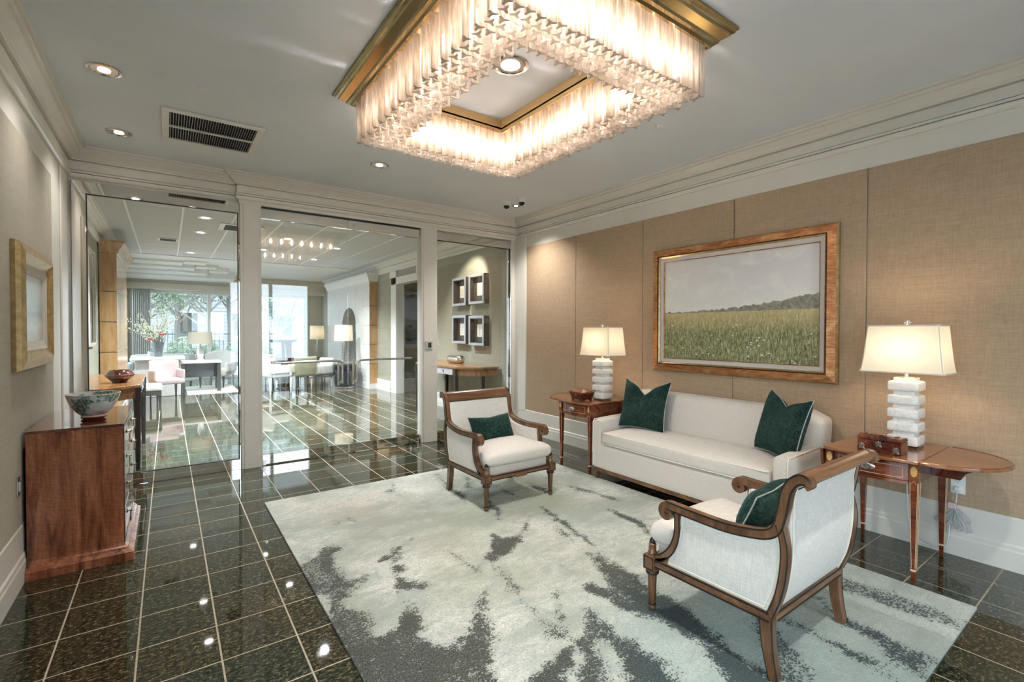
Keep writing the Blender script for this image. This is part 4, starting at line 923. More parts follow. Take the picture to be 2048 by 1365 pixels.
    pb = [(v[1], v[2]) for v in catmull([(0, a, b) for a, b in pin], 5)]+[(v[1], v[2]) for v in catmull([(0, a, b) for a, b in pout], 5)]
    bk = G().prism(pb, 'x', -W+.022, W-.022).obj('back_upholstery', M['weave'], t, smooth=40, bevel=.012, seg=3)
    po = catmull([(0, a+.003, b) for a, b in pout[:-1]], 4)
    for s in (-1, 1): G().tube([(s*(W-.034), p.y, p.z) for p in po], .0045, 6).obj('welt', M['welt'], bk, smooth=True)
    # deck and loose seat cushion
    G().rbox((0, -.02, .315), (2*W-.075, .555, .10), .03, 8).obj('seat_deck', M['linen'], t, smooth=True)
    def dome(x, y, z, p):
        if p[2] > 0: z += .040*(1-p[0]**2)*(1-p[1]**2)
        k = 1+.05*max(0, -p[1])*(1-abs(p[2])) if p[1] < 0 else 1
        if p[1] > -.35: k *= .89
        elif p[1] > -.62: k *= .89+.11*(-.35-p[1])/.27
        return (x*k, y-.012*(1-p[0]**2)*(p[1] < 0), z)
    cu = G().rbox((0, -.052, .405), (2*W-.015, .540, .112), .04, 12, dome).obj('seat_cushion', M['linen'], t, smooth=True)
    return t
chairA = build_chair('ivory bergere armchair facing the room, beside the glass partition', (2.378, 3.478, .004), 0)
chairB = dup(chairA, (2.345, 1.256, .004), PI, 'ivory bergere armchair seen from behind, beside the right mahogany table')

# ================================================================== pillows
def pillow(name, label, w, h, th, mat, M4, chop=0.0, ears=.0, bead=True, n=26, pinch=.10):
    V = []; F = []; edge = []
    def outline(u, v):
        x = u*w/2*(1-pinch*(1-v*v)*abs(u)**2*1.0); z = v*h/2*(1-pinch*(1-u*u)*abs(v)**2)
        if v > 0: z -= chop*h*(.6*math.exp(-(u/.30)**2)+.4*(1-min(1, abs(u)*1.05)))*(v**1.5)
        if v > 0: z += ears*h*(abs(u)**3)*v
        return x, z
    rnd = random.Random(len(label))
    for side in (1, -1):
        for j in range(n+1):
            for i in range(n+1):
                u = -1+2*i/n; v = -1+2*j/n; x, z = outline(u, v)
                tk = th/2*((1-u**4)*(1-v**4))**.55*(1-.55*chop*4*max(0, v)*(1-abs(u))**2)
                V.append((x, -side*tk+(rnd.random()-.5)*.003, z))
    m = (n+1)*(n+1)
    for j in range(n):
        for i in range(n):
            a = j*(n+1)+i; F.append((a, a+1, a+n+2, a+n+1)); F.append((m+a, m+a+n+1, m+a+n+2, m+a+1))
    root = thing(name, label, 'pillow'); root.matrix_world = M4
    G().add(V, F).obj('cover', mat, root, smooth=60)
    if bead:
        for k in range(4*n):
            i = k % n; s = k//n
            u, v = [(-1+2*i/n, -1), (1, -1+2*i/n), (1-2*i/n, 1), (-1, 1-2*i/n)][s]; x, z = outline(u, v); edge.append((x*1.004, 0, z*1.004))
        G().tube(edge, .0036, 6, closed=True).obj('bead_piping', M['bead'], root, smooth=True)
    return root
def mat4(loc, rz, tilt=0.0, roll=0.0):
    return Matrix.Translation(loc) @ Matrix.Rotation(rz, 4, 'Z') @ Matrix.Rotation(tilt, 4, 'X') @ Matrix.Rotation(roll, 4, 'Y')
pillow('throw_pillow', 'square dark green fur pillow on the sofa beside the left table lamp', .50, .47, .15, M['fur'], mat4((3.70, 2.965, .735), -PI/2+.10, -.28), .25, .03, True)
pillow('throw_pillow', 'square dark green pillow leaning on the right arm of the sofa', .46, .47, .16, M['fur'], mat4((3.74, 1.715, .735), -PI/2-.50, -.26, .06), .14, .03, True)
pillow('lumbar_pillow', 'small dark green velvet lumbar pillow on the armchair by the glass', .45, .235, .13, M['velvet'], mat4((2.345, 3.560, .575), .04, -.42), .05, .02, True, pinch=.06)
pillow('lumbar_pillow', 'small dark green velvet lumbar pillow on the armchair seen from behind', .44, .21, .13, M['velvet'], mat4((2.36, 1.155, .598), PI+.10, -.42), .05, .02, True, pinch=.06)

# ================================================================== sofa
def build_sofa():
    cyy = 2.405; t = thing('sofa', 'ivory upholstered three seat sofa with walnut base under the landscape painting', 'sofa', (3.36, cyy, 0))
    L = 1.815; hw = L/2
    def front_panel(x, y, z, p): return (x, y, z)
    G().rbox((.36, 0, .245), (.72, L-.01, .25), .022, 8).obj('base', M['linen'], t, smooth=True)
    for s in (-1, 1):
        def sl(x, y, z, p):
            if p[2] > 0: z += .02*(x/.72)
            return (x, y, z)
        a = G().rbox((.375, s*(hw-.055), .36), (.75, .115, .475), .028, 8, sl).obj('arm', M['linen'], t, smooth=True)
        yy = s*(hw-.002)
        G().tube([(.004, s*(hw-.006), .14), (.004, s*(hw-.006), .56), (.02, s*(hw-.006), .588), (.70, s*(hw-.006), .605)], .005, 6).obj('welt', M['welt'], a, smooth=True)
    def bk(x, y, z, p):
        zz = (z+.2)/.4
        x += zz*.045
        k = max(0, abs(y)-(hw-.16))/.16
        if z > 0: z -= .045*k*k
        if p[0] < 0: x -= .03*(1-p[1]**2)*(1-p[2]**2)
        return (x, y*(1+.0*zz), z)
    b = G().rbox((.585, 0, .635), (.20, L+.01, .43), .05, 12, bk).obj('backrest', M['linen'], t, smooth=True)
    def seat(x, y, z, p):
        if p[2] > 0: z += .035*(1-p[0]**2)*(1-abs(p[1])**3)
        return (x-.012*(p[0] < 0)*(1-p[1]**2), y, z)
    c = G().rbox((.265, 0, .425), (.545, L-.235, .125), .035, 12, seat).obj('seat_cushion', M['linen'], t, smooth=True)
    for z in (.375, .472): G().tube([(.0, -hw+.13, z-.0), (-.008, -hw+.15, z), (-.014, 0, z), (-.008, hw-.15, z), (0, hw-.13, z)], .0045, 6).obj('welt', M['welt'], c, smooth=True)
    G().box(.006, .70, -hw+.012, hw-.012, .090, .122).obj('wood_rail', M['walnuty'], t, bevel=.003)
    for sx in (.035, .67):
        for s in (-1, 1): G().taper(sx, s*(hw-.038), 0.016 if sx < .1 else 0.0, .12, .036, .036, .052, .052).obj('leg', M['walnut'], t, bevel=.003)
build_sofa()

# ================================================================== drop-leaf tables
def build_table(label, loc, mirror):
    s = -1 if mirror else 1                              # leaf up towards -y*s (the outer side), other leaf hangs on the sofa side
    t = thing('pembroke_table', label, 'side table', loc, 0, 'mahogany drop leaf tables flanking the sofa')
    hx, hy, zt = .295, .228, .712
    xf, xb = -hx-.035, hx+.02
    # bowed front edge of the fixed top
    fr = [(xf-.030*math.cos(PI*k/16-PI/2)*1.0, -hy-.012+(2*hy+.024)*k/16) for k in range(17)]
    top = [(xb, hy+.012), (xb, -hy-.012)]+fr
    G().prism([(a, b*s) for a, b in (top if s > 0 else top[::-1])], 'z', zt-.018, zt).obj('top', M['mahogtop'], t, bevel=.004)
    # raised leaf: half ellipse
    cxl = (xf+xb)/2; rx = (xb-xf)/2; lf = [(cxl+rx*math.cos(a), -hy-.014-.330*math.sin(a)) for a in [PI*k/28 for k in range(29)]]
    lf = [(a, b*s) for a, b in lf]
    lo = G().prism(lf if s < 0 else lf[::-1], 'z', zt-.018, zt).obj('raised_leaf', M['mahogtop'], t, bevel=.004)
    band = [(cxl+(rx-.012)*math.cos(a), (-hy-.014-.318*math.sin(a))*s, zt+.0004) for a in [PI*(k+.4)/28.8 for k in range(29)]]
    G().tube(band, .0022, 5).obj('crossbanding', M['mahog'], lo)
    # fly bracket under the raised leaf
    yb = [(-hy*1.0, .585), (-hy-.13, .585), (-hy-.15, .625), (-hy-.20, .655), (-hy-.235, .675), (-hy-.235, zt-.019), (-hy, zt-.019)]
    G().prism([(a*s, z) for a, z in yb], 'x', -.03, .03).obj('fly_bracket', M['mahogdark'], lo, bevel=.002)
    # hanging leaf on the sofa side
    hl = [(xf, zt-.02)]+[(cxl-rx*math.cos(PI*k/20), zt-.02-.20*math.sin(PI*k/20)**.6) for k in range(1, 20)]+[(xb, zt-.02)]
    G().prism(hl, 'y', (hy+.016)*s, (hy+.030)*s).obj('drop_leaf', M['mahog'], t, bevel=.003)
    # frame, drawer, pull
    g = G().box(-hx+.005, hx, -hy, -hy+.018, .575, zt-.018).box(-hx+.005, hx, hy-.018, hy, .575, zt-.018).box(hx-.018, hx, -hy, hy, .575, zt-.018)
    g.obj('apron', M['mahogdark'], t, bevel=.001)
    bow = [(-hx-.034*math.cos(PI*(k/14)-PI/2), -hy+.04+(2*hy-.08)*k/14) for k in range(15)]
    dr = G().prism(bow+[(-hx+.02, hy-.04), (-hx+.02, -hy+.04)], 'z', .588, zt-.028).obj('drawer', M['mahog'], t, bevel=.001)
    G().prism([(a-.002, b) for a, b in bow]+[(-hx+.02, hy-.04), (-hx+.02, -hy+.04)], 'z', .568, .586).obj('drawer_rail', M['mahog'], t)
    ins = [(a-.0015, b) for a, b in bow[1:-1]]
    for z in (.602, zt-.044): G().tube([(a, b, z) for a, b in ins], .0016, 5).obj('stringing', M['stringing'], dr)
    for p in (ins[0], ins[-1]): G().tube([(p[0], p[1], .602), (p[0], p[1], zt-.044)], .0016, 5).obj('stringing', M['stringing'], dr)
    py = 0; px_ = -hx-.036
    pl = G().lathe([(.001, 0), (.030, .0), (.032, .003), (.026, .006), (.010, .007)], 28).obj('pull_plate', M['silver'], dr, smooth=True, loc=(px_, py, .640)); pl.rotation_euler = (0, -PI/2, 0); pl.scale = (.62, 1.25, 1)
    G().tube([(px_-.008, py-.026, .645), (px_-.020, py-.026, .632), (px_-.022, py, .622), (px_-.020, py+.026, .632), (px_-.008, py+.026, .645)], .003, 8).obj('bail', M['silver'], dr, smooth=True)
    for sx in (-1, 1):
        for sy in (-1, 1):
            x, y = sx*(hx-.012), sy*(hy-.014)
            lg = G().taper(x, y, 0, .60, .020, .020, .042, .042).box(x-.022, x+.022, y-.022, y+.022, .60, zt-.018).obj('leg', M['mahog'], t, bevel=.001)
            G().taper(x, y, .072, .084, .0232, .0232, .0236, .0236).obj('cuff_band', M['stringing'], lg)
            if sx < 0:
                ov = G().lathe([(.016, 0), (.016, .0015)], 20).obj('patera', M['inlay'], lg, loc=(x-.0215, y, .648)); ov.rotation_euler = (0, -PI/2, 0); ov.scale = (1.9, 1, 1)
                for d in (-1, 1): G().tube([(x-.0212, y+d*.0175, .585), (x-.0118, y+d*.0085, .09)], .0013, 4).obj('stringing', M['stringing'], lg)
                G().tube([(x-.0218, y-.012, .575), (x-.0222, y, .595), (x-.0218, y+.012, .575)], .0013, 4).obj('stringing', M['stringing'], lg)
            if sy*s < 0:
                for d in (-1, 1): G().tube([(x+d*.0175, y+sy*.0212, .585), (x+d*.0085, y+sy*.0118, .09)], .0013, 4).obj('stringing', M['stringing'], lg)
    return t
build_table('mahogany drop leaf table with oval leaf raised, by the electrical outlet', (3.745, 1.070, 0), False)
build_table('mahogany drop leaf table between sofa and glass wall corner', (3.745, 3.660, 0), True)

# ================================================================== table lamps
def build_lamp(label, x, y, power):
    t = thing('table_lamp', label, 'table lamp', (x, y, .7125), 0, 'alabaster table lamps')
    G().rbox((0, 0, .004), (.15, .15, .008), .003, 4).obj('foot_plate', M['silver'], t)
    for k in range(5):
        z = .008+.046+k*.086
        def bl(px_, py_, pz, p): return (px_, py_, pz)
        G().rbox((0, 0, z-.010), (.163, .163, .066), .016, 6).obj('alabaster_block', M['alab'], t, smooth=True)
        G().rbox((0, 0, z+.032), (.112, .112, .026), .008, 4).obj('alabaster_spacer', M['alab'], t, smooth=True)
    G().lathe([(.055, .437), (.055, .443), (.014, .446), (.012, .47), (.006, .475), (.006, .80)], 20).obj('stem', M['silver'], t, smooth=30)
    # rectangular bell shade: four slightly concave cloth sides
    z0, z1 = .478, .772; n = 8; rings = []
    for k in range(n+1):
        a = k/n; hxx = .140-.024*(a**.75); hyy = .213-.030*(a**.75); c = .012
        rings.append([(hxx, -hyy+c), (hxx, hyy-c), (hxx-c, hyy), (-hxx+c, hyy), (-hxx, hyy-c), (-hxx, -hyy+c), (-hxx+c, -hyy), (hxx-c, -hyy)])
    V = []; F = []
    for k, r in enumerate(rings): V += [(p[0], p[1], z0+(z1-z0)*k/n) for p in r]
    for k in range(n):
        for i in range(8): F.append((k*8+i, k*8+(i+1) % 8, (k+1)*8+(i+1) % 8, (k+1)*8+i))
    sh = G().add(V, F).obj('lamp_shade', M['shade'], t)
    for k, z in ((0, z0), (n, z1)): G().tube([(p[0], p[1], z) for p in rings[k]], .0055, 6, closed=True).obj('shade_binding', M['welt'], sh)
    for i0, i1 in ((1, 2), (3, 4), (5, 6), (7, 0)):
        G().tube([((rings[k][i0][0]+rings[k][i1][0])/2, (rings[k][i0][1]+rings[k][i1][1])/2, z0+(z1-z0)*k/n) for k in range(n+1)], .0035, 5).obj('corner_trim', M['welt'], sh)
    G().tube([(-.115, 0, .765), (.115, 0, .765)], .0025, 6).tube([(0, -.18, .765), (0, .18, .765)], .0025, 6).obj('spider', M['silver'], t)
    G().lathe([(.008, .775), (.014, .78), (.016, .79), (.026, .793), (.026, .806), (.004, .81)], 16).obj('finial', M['clear'], t, smooth=30)
    for s in (-1, 1):
        G().lathe([(.010, .575), (.016, .59), (.028, .62), (.030, .64), (.022, .665), (.004, .675)], 16, (0, s*.055, 0)).obj('bulb', M['bulb'], t, smooth=True)
        G().tube([(0, 0, .55), (0, s*.03, .555), (0, s*.055, .575)], .009, 8).obj('socket', M['silver'], t)
    return t
lamp1 = build_lamp('alabaster block table lamp with cream shade beside the small mahogany casket', 3.775, 3.575, 1)
lamp2 = dup(lamp1, (3.845, 1.000, .7125), 0, 'alabaster block table lamp with cream shade behind the brass mounted box')

# boxes on the tables
t = thing('mahogany_casket', 'small sarcophagus shaped mahogany casket beside the left lamp', 'box', (3.575, 3.685, .7125), -.12)
hb = G(); a0, b0, a1, b1 = .062, .085, .082, .112
hb.taper(0, 0, .010, .078, 2*a0, 2*b0, 2*a1, 2*b1).obj('body', M['mahogdark'], t, bevel=.002)
G().taper(0, 0, .080, .092, 2*a1+.006, 2*b1+.006, 2*a1, 2*b1).taper(0, 0, .092, .122, 2*a1-.006, 2*b1-.006, .05, .10).obj('lid', M['mahog'], t, bevel=.002)
for fx in (-.06, .06):
    for fy in (-.075, .075): G().taper(fx, fy, 0, .011, .014, .014, .020, .020).obj('foot', M['mahogdark'], t)
e_ = G().lathe([(.007, 0), (.008, .002), (.003, .004)], 14).obj('escutcheon', M['silver'], t, loc=(-.0745, 0, .055)); e_.rotation_euler = (0, -PI/2, 0)
t = thing('trinket_box', 'dark red domed box with silver mounts in front of the right lamp', 'box', (3.555, 1.040, .7125), 0)
hx, hy = .062, .110
G().box(-hx, hx, -hy, hy, 0, .070).obj('body', M['lacquer'], t, bevel=.003)
G().prism([(-hx, .072), (hx, .072), (hx, .084), (hx*.75, .094), (hx*.3, .099), (-hx*.3, .099), (-hx*.75, .094), (-hx, .084)], 'y', -hy, hy).obj('lid', M['lacquer'], t, bevel=.002)
def mount(name, y, z, s):
    o = G().prism([(s*(a[0])+y, a[1]*abs(s)+z) for a in [(-.016, -.014), (-.006, -.018), (0, -.010), (.006, -.018), (.016, -.014), (.010, -.004), (.018, .004), (.010, .010), (.012, .018), (.003, .013), (0, .020), (-.003, .013), (-.012, .018), (-.010, .010), (-.018, .004), (-.010, -.004)]], 'x', -hx-.003, -hx).obj(name, M['silver'], t, bevel=.0008)
mount('lock_plate', 0, .050, 1.05); mount('corner_mount', -.086, .026, 1.1); mount('corner_mount', .086, .026, -1.1)
for y in (-.075, .0, .075): G().box(-.02, .02, y-.009, y+.009, .098, .104).obj('strap_hinge', M['brass'], t, bevel=.002)
# ================================================================== chest of drawers with bowl
t = thing('chest_of_drawers', 'mahogany chest of drawers against the left wall below the gilt picture', 'chest', (-.452, 4.345, 0))
cx0, cx1, cy0, cy1 = -.220, .222, -.470, .440      # local box
G().box(cx0, cx1-.012, cy0+.02, cy1, .085, .842).obj('carcass', M['chestfront'], t)
G().box(cx0, cx1-.004, cy0, cy0+.02, .085, .842).obj('side_panel', M['chest'], t, bevel=.001)
G().box(cx0-.002, cx1+.002, cy0-.004, cy1+.004, .842, .858).obj('top', M['chestfront'], t, bevel=.002)
bprof = [(0, .098), (.004, .086), (.016, .078), (.022, .066), (.036, .058), (.046, .050), (.046, 0)]
bm = crown_run('base_moulding', [(cx0, cy0), (cx1, cy0), (cx1, cy1+.005)], bprof, M['chest'], -1); bm.parent = t
dz = [.118, .318, .505, .675, .832]
for k in range(4):
    d = G().box(cx1-.014, cx1+.002, cy0+.03, cy1-.012, dz[k]+.005, dz[k+1]-.005).obj('drawer', M['chestfront'], t, bevel=.003)
    for y in (-.26, .26):
        zc = (dz[k]+dz[k+1])/2+.02
        p = G().lathe([(.013, 0), (.014, .003), (.005, .006), (.005, .020), (.009, .024), (.002, .030)], 14).obj('pull_post', M['silver'], d, smooth=40, loc=(cx1+.002, y, zc)); p.rotation_euler = (0, PI/2, 0)
        G().tube([(cx1+.020, y-.012, zc-.006), (cx1+.021, y-.022, zc-.030), (cx1+.020, y-.018, zc-.058), (cx1+.019, y, zc-.070), (cx1+.020, y+.018, zc-.058), (cx1+.021, y+.022, zc-.030), (cx1+.020, y+.012, zc-.006)], .0042, 8).obj('ring_pull', M['silver'], d, smooth=True)
t = thing('porcelain_bowl', 'painted porcelain punch bowl on a rosewood stand on the chest', 'bowl', (-.398, 4.15, .8585))
prof_o = [(.058, .034), (.070, .040), (.092, .062), (.112, .094), (.126, .128), (.136, .160), (.1395, .173)]
prof_i = [(.134, .172), (.130, .158), (.121, .128), (.106, .094), (.085, .064), (.05, .048), (.004, .046)]
G().lathe(prof_o+prof_i, 56).obj('bowl_body', M['porcelain'], t, smooth=50)
G().tube([(.1370*math.cos(a), .1370*math.sin(a), .173) for a in [2*PI*k/48 for k in range(48)]], .0030, 6, closed=True).obj('rim', M['rim'], t, smooth=True)
G().lathe([(.060, .022), (.064, .026), (.064, .034), (.058, .040)], 40).obj('foot_ring', M['rim'], t, smooth=40)
G().lathe([(.062, 0), (.066, .003), (.058, .008), (.055, .014), (.066, .018), (.070, .023), (.064, .026)], 40).obj('stand', M['redbase'], t, smooth=40)

# ================================================================== pictures
def picture_frame(root, prof, y0, y1, z0, z1, X, sx, mats):
    # mitred frame on a wall x = X facing sx; profile: list of (inset, depth, material key)
    for (a0, d0), (a1, d1), mk, nm in prof:
        V = []
        for yy, zz in (((y0, 1), (z0, 1)), ((y1, -1), (z0, 1)), ((y1, -1), (z1, -1)), ((y0, 1), (z1, -1))):
            for a, d in ((a0, 0), (a0, d0), (a1, d1), (a1, 0)): V.append((X+sx*d, yy[0]+yy[1]*a, zz[0]+zz[1]*a))
        F = []
        for i in range(4):
            for k in range(4): F.append((i*4+k, ((i+1) % 4)*4+k, ((i+1) % 4)*4+(k+1) % 4, i*4+(k+1) % 4))
        G().add(V, F).obj(nm, M[mk], root)
t = thing('landscape_painting', 'wide meadow landscape painting in a copper gilt frame above the sofa', 'painting', (0, 0, 0))
XW = XR-.0145
picture_frame(t, [((0, .030), (.012, .046), 'gilt', 'outer_edge'), ((.012, .046), (.070, .056), 'copper', 'frame'), ((.070, .060), (.080, .060), 'mahogdark', 'inner_bead'),
                  ((.080, .050), (.092, .040), 'gilt', 'sight_edge'), ((.092, .034), (.128, .026), 'liner', 'liner'), ((.128, .030), (.134, .024), 'copper', 'fillet')], 1.484, 3.176, 1.044, 2.274, XW, -1, None)
cv = G().box(XW-.016, XW-.001, 1.484+.132, 3.176-.132, 1.044+.132, 2.274-.132).obj('canvas', M['field'], t)
sg = [(XW-.0168, 1.745-.012*k, 1.222+.010*math.sin(k*2.1)+.006*(k % 2)) for k in range(9)]
G().tube(sg, .0016, 4).obj('signature', M['blossom'], t)
t = thing('gilt_picture', 'misty landscape in a deep gilt frame on the left wall above the chest', 'painting', (0, 0, 0))
XW2 = XL+.0145
picture_frame(t, [((0, .020), (.010, .040), 'gilt', 'outer_edge'), ((.010, .040), (.060, .052), 'gilt', 'frame'), ((.060, .052), (.110, .022), 'gilt', 'cove'), ((.110, .026), (.125, .022), 'liner', 'inner_bead'), ((.125, .020), (.165, .014), 'liner', 'mat')], 3.70, 4.60, 1.215, 1.945, XW2, 1, None)
G().box(XW2+.001, XW2+.010, 3.86, 4.44, 1.37, 1.79).obj('canvas', M['hazy'], t)

# ================================================================== outlet, flex, switch
t = thing('wall_outlet', 'white electrical outlet above the baseboard behind the right table', 'outlet', (XR-.0142, .803, .460))
G().box(-.006, 0, -.036, .036, -.058, .058).obj('plate', M['white'], t, bevel=.002)
for z in (.026, -.026):
    r = G().rbox((-.007, 0, z), (.004, .034, .034), .0015, 3).obj('receptacle', M['white'], t)
    if z > 0:
        for y in (-.007, .007): G().box(-.0098, -.0088, y-.0012, y+.0012, z-.002, z+.009).obj('slot', M['dark'], r)
        G().tube([(-.0088, 0, z-.010), (-.0098, 0, z-.010)], .0025, 8).obj('slot', M['dark'], r)
t = thing('lamp_flex', 'white lamp flex plugged into the outlet and hanging in a coil', 'cord', (0, 0, 0))
X_ = XR-.045
G().rbox((XR-.034, .803, .434), (.024, .030, .030), .006, 4).obj('plug', M['white'], t)
G().tube(catmull([(XR-.045, .803, .425), (X_, .803, .40), (X_, .806, .35), (X_-.02, .812, .31)], 6), .0042, 8).obj('flex', M['cord'], t, smooth=True)
g = G(); rr = random.Random(3)
for k in range(9):
    th_ = -.75+.19*k+rr.uniform(-.06, .06); ln = rr.uniform(.10, .17); wd = rr.uniform(.012, .022); pts = []
    for q in range(18):
        an = 2*PI*q/18; u_ = ln*(.5-.5*math.cos(an)); v_ = wd*math.sin(an)*(u_/ln)**.5
        pts.append((X_-.022+.006*math.sin(an+k)+.0015*k, .806+(u_*math.sin(th_)+v_*math.cos(th_))*-1, .312-u_*math.cos(th_)+v_*math.sin(th_)))
    g.tube(pts, .0026, 6, closed=True)
g.obj('coiled_flex', M['cordg'], t, smooth=True)
G().box(X_-.034, X_-.010, .80, .84, .312, .348).obj('tag', M['pinktag'], t, bevel=.002)
G().tube(catmull([(X_-.03, .83, .20), (X_-.03, .835, .12), (X_-.03, .85, .06), (X_-.035, .90, .030), (X_-.05, .99, .060), (X_-.07, 1.02, .14), (X_-.09, 1.03, .30), (X_-.12, 1.03, .56), (X_-.13, 1.03, .69)], 8), .0036, 8).obj('flex', M['cord'], t, smooth=True)
t = thing('wall_switch', 'pale metal wall plate on the left wall beside the chest', 'wall plate', (XL+.0145, 3.79, .565))
G().box(0, .006, -.032, .032, -.055, .055).obj('plate', M['silver'], t, bevel=.002)
G().box(.006, .010, -.012, .012, -.026, .026).obj('rocker', M['white'], t, bevel=.002)
# ================================================================== lobby beyond the glass
def console(label, loc, rz, mirror):
    t = thing('console_table', label, 'console table', loc, rz, 'honey wood console tables')
    # local: back at x=0, front towards -x ; length along y, chamfered ends
    L, D, c = 1.02, .62, .30
    top = [(0, -L), (-.34, -L), (-D, -L+c), (-D, L-c), (-.34, L), (0, L)]
    G().prism(top[::-1], 'z', .852, .885).obj('top', M['cherry'], t, bevel=.006)
    ap = [(-.01, -L+.03), (-.33, -L+.03), (-D+.03, -L+c), (-D+.03, -L+c+.05), (-D+.05, -L+c+.05), (-.32, -L+.06), (-.01, -L+.06)]
    for s in (1, -1): G().prism([(a, b*s) for a, b in (ap if s > 0 else ap)], 'z', .745, .852).obj('end_apron', M['cherry'], t)
    for k, (a, b) in enumerate(((-L+.40, -.01), (.01, L-.40))):
        d = G().box(-D+.012, -D+.04, a, b, .750, .850).obj('drawer', M['lilac'], t, bevel=.003)
        ym = (a+b)/2
        G().prism([(ym-.014, .80), (ym, .772), (ym+.014, .80), (ym, .828)], 'x', -D+.004, -D+.012).obj('diamond_pull', M['black'], d)
    for s in (-1, 1):
        G().taper(-D+.028, s*(L-.315), 0, .852, .036, .036, .062, .062).obj('leg', M['black'], t)
        G().taper(-.05, s*(L-.40), 0, .852, .036, .036, .062, .062).obj('leg', M['black'], t)
    G().box(-D+.05, -.01, -L+.4, L-.4, .80, .852).obj('frame', M['slate'], t)
console('honey wood console table under the four framed prints beyond the glass', (LXR-.03, 7.22, 0), 0, False)
console('honey wood console table behind the left glass pane holding the tortoise bowl', (LXL+.03, 6.98, 0), PI, True)
t = thing('gold_tin', 'oval gold and silver box on the right console table', 'box', (LXR-.20, 7.28, .8855))
G().rbox((0, 0, .07), (.14, .46, .135), .05, 8).obj('body', M['silver'], t, smooth=True)
for y in (-.16, -.08, 0, .08, .16): G().rbox((0, y, .07), (.146, .022, .140), .05, 6).obj('gold_band', M['brass'], t, smooth=True)
t = thing('tortoise_bowl', 'dark red lacquer bowl on the left console table', 'bowl', (-.42, 6.62, .8855)); t.scale = (.62, .62, .8)
G().lathe([(.10, 0), (.105, .012), (.13, .03), (.19, .075), (.205, .10), (.195, .118), (.17, .15), (.15, .165), (.145, .16), (.17, .118), (.17, .10), (.10, .04), (.004, .03)], 40).obj('bowl_body', M['lacquer'], t, smooth=50)
G().lathe([(.206, .096), (.209, .104), (.203, .110)], 40).obj('rim_band', M['slate'], t, smooth=True)
# four shadow-box prints
spots = [(7.34, 2.13, 'upper print nearer the column'), (6.76, 2.14, 'upper print nearer the corner'), (7.34, 1.47, 'lower print nearer the column'), (6.76, 1.45, 'lower print nearer the corner')]
fr = None
for y, z, lb in spots:
    if fr is None:
        fr = thing('framed_print', 'dark shadow box frame with pewter edge, '+lb, 'picture', (LXR, y, z), 0, 'four framed prints above the console')
        g = G()
        for a in ((-.235, .235, -.245, -.195), (-.235, .235, .195, .245), (-.235, -.185, -.195, .195), (.185, .235, -.195, .195)): g.box(-.105, 0, a[0], a[1], a[2], a[3])
        g.obj('box_frame', M['shadowbox'], fr)
        g = G()
        for a in ((-.237, .237, -.247, -.205), (-.237, .237, .205, .247), (-.237, -.195, -.205, .205), (.195, .237, -.205, .205)): g.box(-.112, -.1045, a[0], a[1], a[2], a[3])
        g.obj('face_moulding', M['frosted'], fr, bevel=.002)
        G().box(-.030, -.002, -.19, .19, -.20, .20).obj('backing', M['shadowbox'], fr)
        G().box(-.036, -.030, -.080, .080, -.105, .105).obj('print', M['paper'], fr)
        G().tube(catmull([(-.0375, .0, -.07), (-.0375, .015, -.01), (-.0375, -.01, .04), (-.0375, .01, .08)], 5), .006, 5).obj('figure', M['beige'], fr)
    else:
        dup(fr, (LXR, y, z), 0, 'dark shadow box frame with pewter edge, '+lb)
l = bpy.data.lights.new('picture_spot', 'SPOT'); l.energy = 60; l.spot_size = math.radians(60); l.spot_blend = .6; l.color = (1, .92, .75); l.shadow_soft_size = .03
dl = downlight(3.55, 6.55, 'recessed lobby light aimed at the four framed prints', .07, 'led2')
lo = bpy.data.objects.new('picture_spot', l); COL.objects.link(lo); lo.parent = dl; lo.location = (0, 0, -.03)
lo.rotation_euler = Vector((.70, .55, -1.0)).to_track_quat('-Z', 'Y').to_euler()
# mirror on the lobby's left wall
t = thing('wall_mirror', 'white framed mirror on the lobby wall beyond the left pane', 'mirror', (0, 0, 0))
picture_frame(t, [((0, .03), (.05, .05), 'trimw', 'frame'), ((.05, .04), (.07, .02), 'silver', 'inner_bead')], 8.35, 9.15, 1.22, 2.58, LXL, 1, None)
G().box(LXL, LXL+.018, 8.42, 9.08, 1.29, 2.51).obj('mirror_plate', M['mirror'], t)
